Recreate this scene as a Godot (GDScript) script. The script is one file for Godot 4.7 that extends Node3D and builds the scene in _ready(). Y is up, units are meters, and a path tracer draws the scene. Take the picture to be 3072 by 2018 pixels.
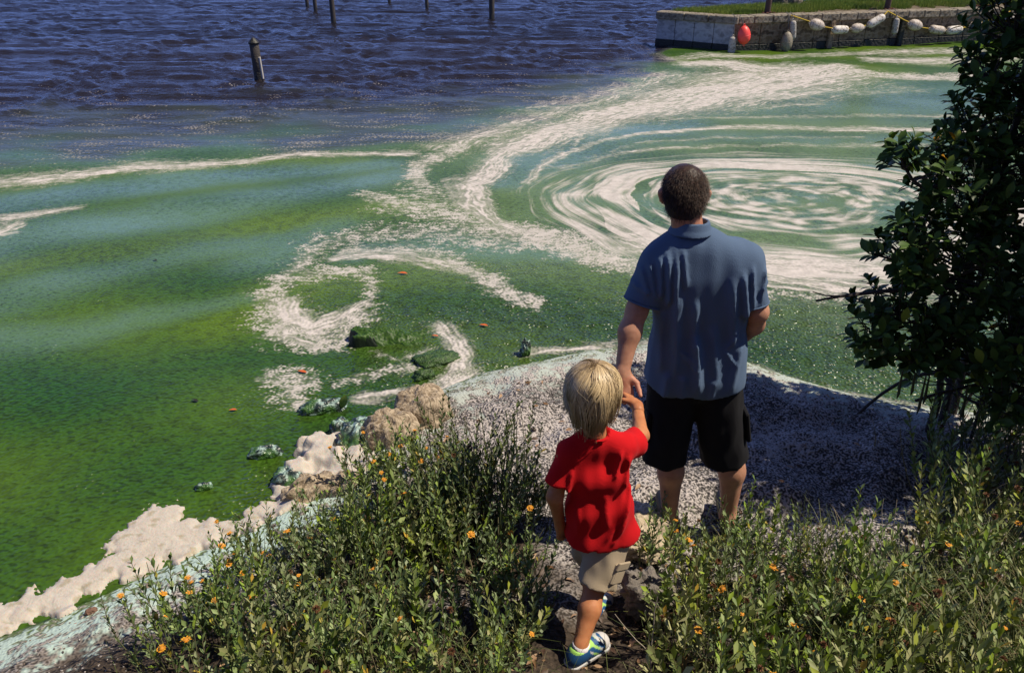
extends Node3D
# A man and a child on a shore below an algae-covered river.

const FX0 := -10.0
const FZ0 := -24.0
const FC := 0.05
const FW := 500
const FH := 460
var gd_foam := PackedFloat32Array()
var gd_s := PackedFloat32Array()
var gd_t := PackedFloat32Array()
var gd_speck := PackedFloat32Array()
var gd_teal := PackedFloat32Array()  # scum pigment, with sky reflection off the swells painted in
var gd_bright := PackedFloat32Array()
var gd_shore := PackedFloat32Array()   # signed distance to the shoreline, inland positive
var arc := 0.0
var n1: FastNoiseLite
var n2: FastNoiseLite
var nc: FastNoiseLite
var rng := RandomNumberGenerator.new()
var rows_out := []
var aux_out := []
var shore: PackedVector2Array = PackedVector2Array([Vector2(-9, 1.5), Vector2(-4.6, -1.0), Vector2(-3.0, -2.1), Vector2(-2.32, -2.55), Vector2(-2.03, -2.75), Vector2(-1.72, -3.01), Vector2(-1.43, -3.23), Vector2(-1.2, -3.5), Vector2(-1.02, -3.75), Vector2(-0.88, -4.15), Vector2(-0.68, -4.48), Vector2(-0.51, -4.66), Vector2(-0.22, -4.9), Vector2(0.13, -5.04), Vector2(0.6, -5.24), Vector2(1.02, -5.33), Vector2(1.68, -5.09), Vector2(2.0, -4.82), Vector2(2.35, -4.6), Vector2(2.71, -4.46), Vector2(3.11, -4.42), Vector2(3.6, -4.5), Vector2(6.0, -5.2), Vector2(9.0, -6.5), Vector2(16, -9)])

# ------------------------------------------------------------------ helpers
func lin(r: float, g: float, b: float) -> Color:
	return Color(r, g, b).linear_to_srgb()

func material(c: Color, rough: float, spec := 0.5) -> StandardMaterial3D:
	var m := StandardMaterial3D.new()
	m.albedo_color = c
	m.roughness = rough
	m.metallic_specular = spec
	return m

func painted(rough: float, spec := 0.5) -> StandardMaterial3D:   # colour comes from the vertices
	var m := material(Color.WHITE, rough, spec)
	m.vertex_color_use_as_albedo = true
	return m

func noise_image(seed_: int, freq: float, size: int, octaves := 4, type := FastNoiseLite.TYPE_SIMPLEX_SMOOTH) -> ImageTexture:
	var n := FastNoiseLite.new()
	n.seed = seed_
	n.noise_type = type
	n.frequency = freq
	n.fractal_octaves = octaves
	return ImageTexture.create_from_image(n.get_seamless_image(size, size))

func relief(m: StandardMaterial3D, tex: Texture2D, scale_cm: float, per_metre: float, world := true) -> StandardMaterial3D:
	m.heightmap_enabled = true
	m.heightmap_texture = tex
	m.heightmap_scale = scale_cm
	m.uv1_triplanar = true
	m.uv1_world_triplanar = world
	m.uv1_scale = Vector3.ONE * per_metre
	return m

var taken := {}
func numbered(called: String) -> String:
	var k: int = taken.get(called, 0)
	taken[called] = k + 1
	return called if k == 0 else "%s_%03d" % [called, k]

func tag(o: Node3D, label: String, category: String, group := "") -> Node3D:
	o.set_meta("label", label)
	o.set_meta("category", category)
	if group:
		o.set_meta("group", group)
	return o

func thing(called: String, label: String, category: String, at: Vector3, group := "", turn := 0.0) -> Node3D:
	var o := Node3D.new()
	o.name = numbered(called)
	add_child(o)
	o.position = at
	o.rotation.y = turn
	tag(o, label, category, group)
	return o

func part(called: String, mesh: Mesh, m: Material, parent: Node3D, at := Vector3.ZERO, label := "") -> MeshInstance3D:
	var o := MeshInstance3D.new()
	o.name = numbered(called) if parent == self else called
	o.mesh = mesh
	if m:
		o.material_override = m
	o.position = at
	parent.add_child(o, true)
	if label:
		o.set_meta("label", label)
	return o

func structure(called: String, mesh: Mesh, m: Material) -> MeshInstance3D:
	var o := part(called, mesh, m, self)
	o.set_meta("kind", "structure")
	return o

class MB:
	var v := PackedVector3Array()
	var c := PackedColorArray()
	var i := PackedInt32Array()
	var uv := PackedVector2Array()
	var col := Color.WHITE
	func vert(p: Vector3) -> int:
		v.append(p)
		c.append(col)
		return v.size() - 1
	func tri(a: int, b: int, d: int) -> void:
		i.append(a)
		i.append(b)
		i.append(d)
	func quad(a: int, b: int, d: int, e: int) -> void:
		tri(a, b, d)
		tri(a, d, e)
	func tube(path: PackedVector3Array, radii: PackedFloat32Array, sides := 6, closed := true) -> void:
		var first := v.size()
		var n := path.size()
		var side := Vector3.ZERO
		for k in n:
			var d: Vector3 = (path[mini(k + 1, n - 1)] - path[maxi(k - 1, 0)]).normalized()
			if side == Vector3.ZERO:
				side = d.cross(Vector3.UP if absf(d.y) < 0.9 else Vector3.RIGHT).normalized()
			else:
				side = (side - d * side.dot(d)).normalized()
			var up := side.cross(d)
			for j in sides:
				var a := TAU * j / sides
				vert(path[k] + (side * cos(a) + up * sin(a)) * radii[k])
		for k in n - 1:
			for j in sides:
				var a := first + k * sides + j
				var b := first + k * sides + (j + 1) % sides
				quad(a, b, b + sides, a + sides)
		if closed:
			var s := vert(path[0])
			var e := vert(path[n - 1])
			for j in sides:
				tri(s, first + (j + 1) % sides, first + j)
				tri(e, first + (n - 1) * sides + j, first + (n - 1) * sides + (j + 1) % sides)
	func box(at: Vector3, size: Vector3, turn := Basis.IDENTITY, bevel := 0.0) -> void:
		# a box with chamfered edges: eight corners, each of three vertices
		var h := size * 0.5
		var b := minf(bevel, minf(h.x, minf(h.y, h.z)) * 0.6)
		var pts := PackedVector3Array()
		var ids := PackedInt32Array()
		for sx in [-1.0, 1.0]:
			for sy in [-1.0, 1.0]:
				for sz in [-1.0, 1.0]:
					pts.append(Vector3(sx * h.x, sy * (h.y - b), sz * (h.z - b)))
					pts.append(Vector3(sx * (h.x - b), sy * h.y, sz * (h.z - b)))
					pts.append(Vector3(sx * (h.x - b), sy * (h.y - b), sz * h.z))
		# the convex hull of these points, face by face
		var faces := [[0, 1, 3, 2], [4, 6, 7, 5], [0, 4, 5, 1], [2, 3, 7, 6], [0, 2, 6, 4], [1, 5, 7, 3]]
		var axis := [0, 0, 1, 1, 2, 2]
		for f in 6:
			ids.clear()
			var mid := Vector3.ZERO
			for k in faces[f]:
				mid += pts[k * 3 + axis[f]] * 0.25
				ids.append(vert(at + turn * pts[k * 3 + axis[f]]))
			_facing(ids, turn * mid)
		if b <= 0.0:
			return
		var edges := [[0, 1, 2], [2, 3, 2], [4, 5, 2], [6, 7, 2], [0, 2, 1], [1, 3, 1], [4, 6, 1], [5, 7, 1], [0, 4, 0], [1, 5, 0], [2, 6, 0], [3, 7, 0]]
		for e in edges:
			var o1: int = (e[2] + 1) % 3
			var o2: int = (e[2] + 2) % 3
			ids.clear()
			var mid := Vector3.ZERO
			for q in [[e[0], o1], [e[1], o1], [e[1], o2], [e[0], o2]]:
				mid += pts[q[0] * 3 + q[1]] * 0.25
				ids.append(vert(at + turn * pts[q[0] * 3 + q[1]]))
			_facing(ids, turn * mid)
		for k in 8:
			ids.clear()
			for q in 3:
				ids.append(vert(at + turn * pts[k * 3 + q]))
			_facing(ids, turn * pts[k * 3])
	func _facing(ids: PackedInt32Array, out: Vector3) -> void:
		var n := (v[ids[2]] - v[ids[0]]).cross(v[ids[1]] - v[ids[0]])
		var ok := n.dot(out) > 0.0
		for k in range(1, ids.size() - 1):
			if ok:
				tri(ids[0], ids[k], ids[k + 1])
			else:
				tri(ids[0], ids[k + 1], ids[k])
	func normals() -> PackedVector3Array:
		var n := PackedVector3Array()
		n.resize(v.size())
		for k in range(0, i.size(), 3):
			var a := i[k]
			var b := i[k + 1]
			var d := i[k + 2]
			var x := (v[d] - v[a]).cross(v[b] - v[a])
			n[a] += x
			n[b] += x
			n[d] += x
		for k in n.size():
			n[k] = n[k].normalized()
		return n
	func done(extra: ArrayMesh = null, m: Material = null) -> ArrayMesh:
		var arrays := []
		arrays.resize(Mesh.ARRAY_MAX)
		arrays[Mesh.ARRAY_VERTEX] = v
		arrays[Mesh.ARRAY_NORMAL] = normals()
		arrays[Mesh.ARRAY_COLOR] = c
		if uv.size() == v.size():
			arrays[Mesh.ARRAY_TEX_UV] = uv
		arrays[Mesh.ARRAY_INDEX] = i
		var am: ArrayMesh = extra if extra else ArrayMesh.new()
		am.add_surface_from_arrays(Mesh.PRIMITIVE_TRIANGLES, arrays)
		if m:
			am.surface_set_material(am.get_surface_count() - 1, m)
		return am

# ------------------------------------------------------------------ fields laid out on the water, in metres
func stamp(kind: int, strength: float, pts: Array) -> void:
	arc += 7.3
	for k in pts.size() - 1:
		var a := Vector2(pts[k].x, pts[k].y)
		var b := Vector2(pts[k + 1].x, pts[k + 1].y)
		var ra: float = pts[k].z
		var rb: float = pts[k + 1].z
		var rm := maxf(ra, rb) * 2.4
		var ab := b - a
		var l := ab.length()
		var dir := ab / maxf(l, 1e-4)
		var x0 := clampi(int((minf(a.x, b.x) - rm - FX0) / FC), 0, FW - 1)
		var x1 := clampi(int((maxf(a.x, b.x) + rm - FX0) / FC) + 1, 0, FW - 1)
		var y0 := clampi(int((minf(a.y, b.y) - rm - FZ0) / FC), 0, FH - 1)
		var y1 := clampi(int((maxf(a.y, b.y) + rm - FZ0) / FC) + 1, 0, FH - 1)
		for y in range(y0, y1 + 1):
			for x in range(x0, x1 + 1):
				var p := Vector2(FX0 + x * FC, FZ0 + y * FC) - a
				var along := p.dot(dir)
				var u := clampf(along / maxf(l, 1e-4), 0.0, 1.0)
				var r := lerpf(ra, rb, u)
				var dist := (p - ab * u).length() / r
				if dist > 2.4:
					continue
				var w := strength * (1.0 - smoothstep(0.15, 2.4, dist) * 1.0)
				var id := y * FW + x
				if kind == 0 or kind == 1:
					if w > gd_foam[id]:
						gd_foam[id] = w
						gd_s[id] = arc + along
						gd_t[id] = dir.cross(p)
						gd_speck[id] = float(kind)
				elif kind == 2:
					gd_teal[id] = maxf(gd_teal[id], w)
				else:
					gd_bright[id] = maxf(gd_bright[id], w)
		arc += l

func shore_distance(p: Vector2) -> float:
	var best := 1e9
	var side := 1.0
	for k in shore.size() - 1:
		var a := shore[k]
		var ab := shore[k + 1] - a
		var u := clampf((p - a).dot(ab) / ab.length_squared(), 0.0, 1.0)
		var d := (p - a - ab * u).length_squared()
		if d < best - 1e-9:
			best = d
			side = 1.0 if ab.cross(p - a) > 0.0 else -1.0
	return sqrt(best) * side

const SX0 := -9.0
const SZ0 := -8.0
const SW := 190
const SH := 105
func sd(x: float, z: float) -> float:
	var u := clampf((x - SX0) * 10.0, 0.0, SW - 1.01)
	var w := clampf((z - SZ0) * 10.0, 0.0, SH - 1.01)
	var i := int(u)
	var j := int(w)
	u -= i
	w -= j
	var k := j * SW + i
	return lerpf(lerpf(gd_shore[k], gd_shore[k + 1], u), lerpf(gd_shore[k + SW], gd_shore[k + SW + 1], u), w)

func ground_y(x: float, z: float) -> float:
	var d := sd(x, z)
	var wob := n1.get_noise_2d(x * 2.2, z * 2.2) * 0.05 + n1.get_noise_2d(x * 7.0 + 40.0, z * 7.0) * 0.018
	if d < 0.0:
		return d * 0.4 + wob * clampf(-d, 0.0, 1.0) - 0.004
	var l := maxf(3.0 + z, 0.0)
	return 0.17 * (1.0 - exp(-d * 3.5)) + (0.085 * l + 0.125 * l * l) * smoothstep(0.0, 1.1, d) + wob * clampf(d * 2.0, 0.0, 1.0)

var zi_x: PackedFloat32Array = PackedFloat32Array([-40, -6.28, -4.42, -1.49, 0.41, 1.59, 3.4, 3.9, 40])
var zi_z: PackedFloat32Array = PackedFloat32Array([-8.0, -9.7, -10.3, -10.9, -12.5, -14.2, -17.8, -20.6, -31])
var zo_z: PackedFloat32Array = PackedFloat32Array([-15.0, -16.4, -16.8, -17.5, -18.4, -19.4, -21.0, -22.4, -33])
func piece(xs: PackedFloat32Array, ys: PackedFloat32Array, x: float) -> float:
	for k in xs.size() - 1:
		if x < xs[k + 1]:
			return lerpf(ys[k], ys[k + 1], clampf((x - xs[k]) / (xs[k + 1] - xs[k]), 0.0, 1.0))
	return ys[ys.size() - 1]

func openness(x: float, z: float) -> float:
	var a := piece(zi_x, zi_z, x)
	var b := piece(zi_x, zo_z, x)
	return clampf((a - z) / (a - b), -0.5, 2.0)

func wave(x: float, z: float, o: float) -> float:
	var calm := 1.0 - o
	var swell := n1.get_noise_2d(x * 0.16 + z * 0.05, z * 0.62 - x * 0.10) * 0.030 * calm
	var vortex := clampf(1.3 - Vector2(x - 3.6, (z + 10.0) * 0.8).length() / 5.0, 0.0, 1.0)
	swell *= 1.0 - 0.85 * vortex
	swell *= clampf(-sd(x, z) * 0.8, 0.0, 1.0) if z > -7.9 else 1.0
	if z > -7.2 and x > -2.2:
		var lump := smoothstep(-1.9, -0.9, x) * smoothstep(-7.0, -5.9, z)
		swell += lump * (n1.get_noise_2d(x * 5.0, z * 6.0) * 0.009 + maxf(n1.get_noise_2d(x * 12.0 + 9.0, z * 13.0), 0.0) * 0.010)
	if o <= 0.01:
		return swell
	var wx := x + n1.get_noise_2d(x * 0.3, z * 0.3 + 90.0) * 1.5
	var chop := n1.get_noise_2d(wx * 0.42 + z * 0.10, z * 0.95 + wx * 0.06) * 0.052
	chop += n1.get_noise_2d(wx * 1.1 + 30.0, z * 2.6) * 0.036 + n1.get_noise_2d(wx * 2.6 - 30.0, z * 5.6 + wx * 0.4) * 0.022
	chop += n1.get_noise_2d(wx * 6.5 - 30.0, z * 12.1) * 0.012
	return swell + chop * o

# ------------------------------------------------------------------ colour and relief of the water, row by row
func water_rows(task: int, spec: Dictionary) -> void:
	var w: int = spec.w
	var h: int = spec.h
	var x0: float = spec.x0
	var z0: float = spec.z0
	var dx: float = spec.dx
	var dz: float = spec.dz
	var near: float = spec.near
	var r0: int = task * h / 32
	var r1: int = (task + 1) * h / 32
	var col := PackedByteArray()
	var aux := PackedByteArray()
	col.resize((r1 - r0) * w * 3)
	aux.resize((r1 - r0) * w * 3)
	var at := 0
	var na := n2
	var zin := PackedFloat32Array()
	var zout := PackedFloat32Array()
	for px in w:
		zin.append(piece(zi_x, zi_z, x0 + px * dx))
		zout.append(piece(zi_x, zo_z, x0 + px * dx))
	for row in range(r0, r1):
		var z := z0 + (row + 0.5) * dz
		for px in w:
			var x := x0 + (px + 0.5) * dx
			var lx := x + na.get_noise_2d(x * 0.9, z * 0.9) * 0.08
			var lz := z + na.get_noise_2d(x * 0.9 + 70.0, z * 0.9) * 0.08
			var wx := lx + na.get_noise_2d(x * 5.0, z * 5.0 + 50.0) * 0.022
			var wz := lz + na.get_noise_2d(x * 5.0 + 20.0, z * 5.0) * 0.022
			var fu := clampf((wx - FX0) / FC, 0.0, FW - 1.01)
			var fv := clampf((wz - FZ0) / FC, 0.0, FH - 1.01)
			var iu := int(fu)
			var iv := int(fv)
			fu -= iu
			fv -= iv
			var k := iv * FW + iu
			var k00 := (1.0 - fu) * (1.0 - fv)
			var k10 := fu * (1.0 - fv)
			var k01 := (1.0 - fu) * fv
			var k11 := fu * fv
			var foam := gd_foam[k] * k00 + gd_foam[k + 1] * k10 + gd_foam[k + FW] * k01 + gd_foam[k + FW + 1] * k11
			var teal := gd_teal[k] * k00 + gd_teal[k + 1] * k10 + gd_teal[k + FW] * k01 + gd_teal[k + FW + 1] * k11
			var bright := gd_bright[k] * k00 + gd_bright[k + 1] * k10 + gd_bright[k + FW] * k01 + gd_bright[k + FW + 1] * k11
			var nA := na.get_noise_2d(x * 0.5, z * 0.9)
			var nF := na.get_noise_2d(x * 6.0, z * 8.0)
			var nG := na.get_noise_2d(x * 22.0, z * 26.0 + 33.0)
			var o := clampf((zin[px] - z + nA * 1.2) / (zin[px] - zout[px]), 0.0, 1.0)
			var F := 0.0
			if foam > 0.01:
				var speck := gd_speck[k] * k00 + gd_speck[k + 1] * k10 + gd_speck[k + FW] * k01 + gd_speck[k + FW + 1] * k11
				var s := gd_s[k] * k00 + gd_s[k + 1] * k10 + gd_s[k + FW] * k01 + gd_s[k + FW + 1] * k11
				var t := gd_t[k] * k00 + gd_t[k + 1] * k10 + gd_t[k + FW] * k01 + gd_t[k + FW + 1] * k11
				var nS := na.get_noise_2d(s * 0.9, t * 8.0)
				var nS2 := na.get_noise_2d(s * 2.6 + 9.0, t * 24.0)
				var nS3 := na.get_noise_2d(s * 0.35 + 3.0, t * 3.0)
				var torn := 1.0 - absf(nS) * 1.6                # bright ridges, as foam is drawn into threads
				var dens := foam * 1.12 + nS3 * 0.26 + (torn - 0.55) * 0.34 + nS2 * 0.30 + nF * 0.14 + nG * 0.07
				var f0 := smoothstep(0.42, 1.16, dens) * 0.88 + 0.12 * smoothstep(0.25, 0.5, dens)
				f0 *= 0.80 + 0.20 * smoothstep(-0.5, 0.3, nS2 + nG * 0.7)
				var nP := na.get_noise_2d(x * 9.0 + 200.0, z * 13.0)
				var nQ := na.get_noise_2d(x * 31.0 + 100.0, z * 40.0)
				var f1 := smoothstep(0.38, 0.78, foam * 0.94 + nP * 0.30 + nQ * 0.40 + na.get_noise_2d(x * 2.5 + 9.0, z * 3.5) * 0.26)
				f1 = maxf(f1 * 0.86, 0.34 * smoothstep(0.25, 0.9, foam + nP * 0.2))
				F = lerpf(maxf(f0, f1 * 0.5), f1, speck)
			# the slow whirl behind the man
			var ux := lx - 3.25
			var uz := lz + 8.95
			uz = uz / 0.60 if uz < 0.0 else uz / 0.95
			var rr := sqrt(ux * ux + uz * uz)
			if rr < 3.5:
				var th := atan2(-uz, -ux)
				var band := 0.0
				var q := rr + th * 0.09 + nA * 0.14 + 0.10 * na.get_noise_2d(th * 1.6, rr * 1.3 + 5.0)
				if q < 0.55: band = 0.40
				elif q < 0.95: band = 0.66
				elif q < 1.15: band = 0.38
				elif q < 1.62: band = 0.62
				elif q < 1.76: band = 0.74
				elif q < 1.90: band = 0.20
				elif q < 2.42: band = 0.96
				elif q < 2.72: band = 0.66
				elif q < 3.05: band = 0.44
				else: band = 0.30
				band *= 1.0 - smoothstep(3.0, 3.4, rr)
				if uz > 0.0:
					band = lerpf(band, maxf(band, 0.66), smoothstep(0.2, 1.4, uz) * (1.0 - smoothstep(2.2, 3.0, rr)))
				var tw := th - rr * 0.5
				var nV := na.get_noise_2d(rr * 7.5, tw * 1.3 + 11.0)
				var nV2 := na.get_noise_2d(rr * 22.0, tw * 3.0 + 31.0)
				var swirl := na.get_noise_2d(rr * 2.2 + 60.0, tw * 1.0)
				var nV3 := na.get_noise_2d(rr * 48.0, tw * 5.0 + 51.0)
				var nW := na.get_noise_2d(wx * 2.6, wz * 4.2 + 17.0)
				var inner := 1.0 - smoothstep(0.9, 1.7, rr)
				var pick := lerpf(nV * 0.34 + nV2 * 0.18 + swirl * 0.25 + nW * 0.07, nW * 0.45 + nV * 0.25 + nF * 0.1, inner)
				var patch := smoothstep(0.05, 0.55, na.get_noise_2d(rr * 1.9 + 20.0, tw * 0.8 + 77.0)) * smoothstep(-0.2, 0.4, uz) * smoothstep(0.7, 1.2, rr) * 0.55
				band -= patch
				F = maxf(F, smoothstep(0.26, 1.04, band * 0.98 + pick + nV3 * 0.14) * 0.94)
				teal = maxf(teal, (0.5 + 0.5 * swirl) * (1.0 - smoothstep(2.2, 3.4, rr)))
			# flecks torn off the foam lines and lying on the chop
			if o > 0.03 and o < 0.97:
				F = maxf(F, smoothstep(0.66, 0.80, nG + nA * 0.25 + na.get_noise_2d(x * 1.2 + 5.0, z * 4.5) * 0.6 - absf(o - 0.25) * 0.5) * 0.5)
			var lump := near * smoothstep(-1.9, -0.9, x + nA * 0.5) * smoothstep(-7.0, -5.9, z + nA * 0.5)
			# sun glints painted as white specks on the mat, among single bubbles
			var nB := na.get_noise_2d(x * 34.0 + 71.0, z * 34.0)
			if near > 0.5 and o < 0.05:
				F = maxf(F, smoothstep(0.86, 0.93, nB + 0.30 * na.get_noise_2d(x * 1.1, z * 1.4 + 8.0) - 0.12 + 0.20 * lump - 0.10) * 0.7)
			var yel := clampf(0.36 + 0.16 * smoothstep(-5.0, -7.0, z) + nA * 0.36 + bright * 0.60 + nF * 0.07, 0.0, 1.0)
			var r := lerpf(0.018, 0.080, yel)
			var g := lerpf(0.074, 0.146, yel)
			var b := lerpf(0.005, 0.003, yel)
			var tl := clampf(teal * (0.9 + 0.35 * nF + 0.3 * nA), 0.0, 1.0)  # teal of the scum, the sheen of the sky painted in with it
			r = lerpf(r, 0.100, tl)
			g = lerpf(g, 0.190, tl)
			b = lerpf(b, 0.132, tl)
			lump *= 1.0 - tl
			var milk := (1.0 - smoothstep(2.5, 7.5, Vector2(x - 3.6, (z + 10.6) * 0.85).length())) * (0.55 + 0.25 * nA) * (1.0 - 0.5 * tl)
			r = lerpf(r, 0.125, milk)
			g = lerpf(g, 0.190, milk)
			b = lerpf(b, 0.090, milk)
			var grain := 1.0 - 0.22 * lump + 0.13 * nG + 0.16 * nB * near
			if na.get_noise_2d(x * 15.0 + 7.0, z * 34.0) + 0.35 * nA < -0.50:
				grain *= 0.55
			var dark := 1.0 - 0.28 * smoothstep(0.1, 0.45, nF + 0.5 * nG) * near * (1.0 - tl)
			grain *= dark
			r *= grain
			g *= grain
			b *= grain
			if o > 0.0:
				var m1 := smoothstep(0.0, 0.24, o)
				var m2 := smoothstep(0.2, 0.75, o)
				r = lerpf(lerpf(r, 0.040, m1), 0.012, m2)
				g = lerpf(lerpf(g, 0.052, m1), 0.010, m2)
				b = lerpf(lerpf(b, 0.034, m1), 0.014, m2)
			var tint := 0.92 + 0.12 * nF + 0.06 * nG
			r = lerpf(r, 0.56 * tint, F)
			g = lerpf(g, 0.520 * tint, F)
			b = lerpf(b, 0.495 * tint, F)
			col[at] = int(255.0 * pow(clampf(r, 0.0, 1.0), 0.4545))
			col[at + 1] = int(255.0 * pow(clampf(g, 0.0, 1.0), 0.4545))
			col[at + 2] = int(255.0 * pow(clampf(b, 0.0, 1.0), 0.4545))
			var mat_ := 1.0 - o
			mat_ *= 1.0 + 2.6 * lump
			var hh := 0.34 + 0.30 * F * (0.85 + 0.15 * nG) + (0.13 * nB + 0.08 * nG + 0.04 * nF) * mat_ * (1.0 - 0.8 * tl) * (1.0 - 0.6 * F) * near
			if o > 0.02:
				hh += (0.26 * na.get_noise_2d(x * 3.5 + 2.0, z * 8.0) + 0.20 * na.get_noise_2d(x * 8.0, z * 17.0 + 5.0) + 0.12 * nG) * minf(o * 1.5, 1.0)
			aux[at] = int(255.0 * clampf(hh, 0.0, 1.0))
			aux[at + 1] = int(255.0 * lerpf(lerpf(lerpf(lerpf(0.40, 0.22, lump), 0.16, tl), 0.20, o), 0.85, F))
			aux[at + 2] = 0
			at += 3
	rows_out[task] = col
	aux_out[task] = aux

func baked(method: Callable, spec: Dictionary) -> Array:
	rows_out.clear()
	aux_out.clear()
	rows_out.resize(32)
	aux_out.resize(32)
	var id := WorkerThreadPool.add_group_task(method.bind(spec), 32, 4, true)
	WorkerThreadPool.wait_for_group_task_completion(id)
	var col := PackedByteArray()
	var aux := PackedByteArray()
	for k in 32:
		col.append_array(rows_out[k])
		aux.append_array(aux_out[k])
	return [ImageTexture.create_from_image(Image.create_from_data(spec.w, spec.h, false, Image.FORMAT_RGB8, col)), ImageTexture.create_from_image(Image.create_from_data(spec.w, spec.h, false, Image.FORMAT_RGB8, aux))]

func surface_material(pair: Array, scale_cm: float) -> StandardMaterial3D:
	var m := material(Color.WHITE, 1.0)
	m.albedo_texture = pair[0]
	m.roughness_texture = pair[1]
	m.roughness_texture_channel = BaseMaterial3D.TEXTURE_CHANNEL_GREEN
	m.heightmap_enabled = true
	m.heightmap_texture = pair[1]
	m.heightmap_scale = scale_cm
	m.texture_repeat = false
	m.metallic_specular = 0.32
	return m

func ground_rows(task: int, spec: Dictionary) -> void:
	var w: int = spec.w
	var h: int = spec.h
	var x0: float = spec.x0
	var z0: float = spec.z0
	var dx: float = spec.dx
	var r0: int = task * h / 32
	var r1: int = (task + 1) * h / 32
	var col := PackedByteArray()
	var aux := PackedByteArray()
	col.resize((r1 - r0) * w * 3)
	aux.resize((r1 - r0) * w * 3)
	var at := 0
	var na := n2
	for row in range(r0, r1):
		var z := z0 + (row + 0.5) * dx
		for px in w:
			var x := x0 + (px + 0.5) * dx
			var nA := na.get_noise_2d(x * 1.6, z * 1.6)
			var nF := na.get_noise_2d(x * 8.0, z * 8.0)
			var nG := na.get_noise_2d(x * 24.0, z * 24.0)
			var nH := na.get_noise_2d(x * 62.0 + 30.0, z * 62.0)
			var ce := nc.get_noise_2d(x * 70.0, z * 70.0)
			var d := sd(x, z) + nA * 0.12 + nF * 0.07 + nG * 0.035
			# shell sand: pale bits among dark ones that paint the grit's own small shadows
			var pale := smoothstep(-0.28, 0.30, nG * 0.40 + nH * 0.85 + nF * 0.20 + 0.35 * nA + 0.06)
			var r := lerpf(0.045, 0.46, pale)
			var g := lerpf(0.042, 0.42, pale)
			var b := lerpf(0.040, 0.395, pale)
			var hh := 0.32 + 0.28 * nG + 0.3 * nH + 0.12 * (ce + 1.0)
			# leaf mould higher up the bank
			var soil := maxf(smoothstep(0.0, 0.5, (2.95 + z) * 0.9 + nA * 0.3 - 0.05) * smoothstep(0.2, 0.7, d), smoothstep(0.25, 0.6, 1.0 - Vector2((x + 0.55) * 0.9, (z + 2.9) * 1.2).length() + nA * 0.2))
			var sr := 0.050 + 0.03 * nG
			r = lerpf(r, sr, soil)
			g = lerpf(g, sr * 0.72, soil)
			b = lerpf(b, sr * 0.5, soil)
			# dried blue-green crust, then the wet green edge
			var wide := 0.50 + 0.12 * nA
			var crust := (1.0 - smoothstep(wide - 0.34, wide, d + 0.20 * nF + 0.16 * nG)) * smoothstep(-0.10, 0.02, d)
			var mint := smoothstep(-0.6, -1.2, x) * 0.8 + 0.2 * nA + 0.1
			var hole := smoothstep(0.10, 0.42, nG * 0.6 + nF * 0.7 + 0.14 + 0.5 * (0.14 - d))
			var cr := lerpf(lerpf(0.40, 0.43, mint), 0.10, hole)
			var cg := lerpf(lerpf(0.44, 0.55, mint), 0.15, hole)
			var cb := lerpf(lerpf(0.40, 0.49, mint), 0.045, hole)
			r = lerpf(r, cr, crust)
			g = lerpf(g, cg, crust)
			b = lerpf(b, cb, crust)
			hh = lerpf(hh, 0.45 - 0.25 * hole + 0.15 * nH, crust)
			var wet := 1.0 - smoothstep(-0.06, 0.03, d)
			r = lerpf(r, 0.03, wet)
			g = lerpf(g, 0.075, wet)
			b = lerpf(b, 0.015, wet)
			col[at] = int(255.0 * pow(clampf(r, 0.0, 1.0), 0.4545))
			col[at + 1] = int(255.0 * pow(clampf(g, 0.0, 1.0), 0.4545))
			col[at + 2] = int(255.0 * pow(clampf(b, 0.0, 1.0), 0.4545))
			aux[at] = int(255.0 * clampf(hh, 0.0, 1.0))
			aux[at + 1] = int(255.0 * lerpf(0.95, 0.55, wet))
			at += 3
	rows_out[task] = col
	aux_out[task] = aux

# a sheet over a grid; y(x, z) gives its height
func sheet(xs: PackedFloat32Array, zs: PackedFloat32Array, y: Callable, uvrect: Rect2, extra: ArrayMesh, m: Material) -> ArrayMesh:
	var b := MB.new()
	for z in zs:
		for x in xs:
			b.vert(Vector3(x, y.call(x, z), z))
			b.uv.append(Vector2((x - uvrect.position.x) / uvrect.size.x, (z - uvrect.position.y) / uvrect.size.y))
	var w := xs.size()
	for j in zs.size() - 1:
		for k in w - 1:
			var a := j * w + k
			b.quad(a, a + 1, a + w + 1, a + w)
	return b.done(extra, m)

func steps(a: float, b: float, d: float) -> PackedFloat32Array:
	var out := PackedFloat32Array()
	var n := maxi(1, int(ceil(absf(b - a) / d)))
	for k in n + 1:
		out.append(lerpf(a, b, float(k) / n))
	return out

func water_y(x: float, z: float) -> float:
	return wave(x, z, smoothstep(0.0, 1.0, openness(x, z)))

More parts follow.
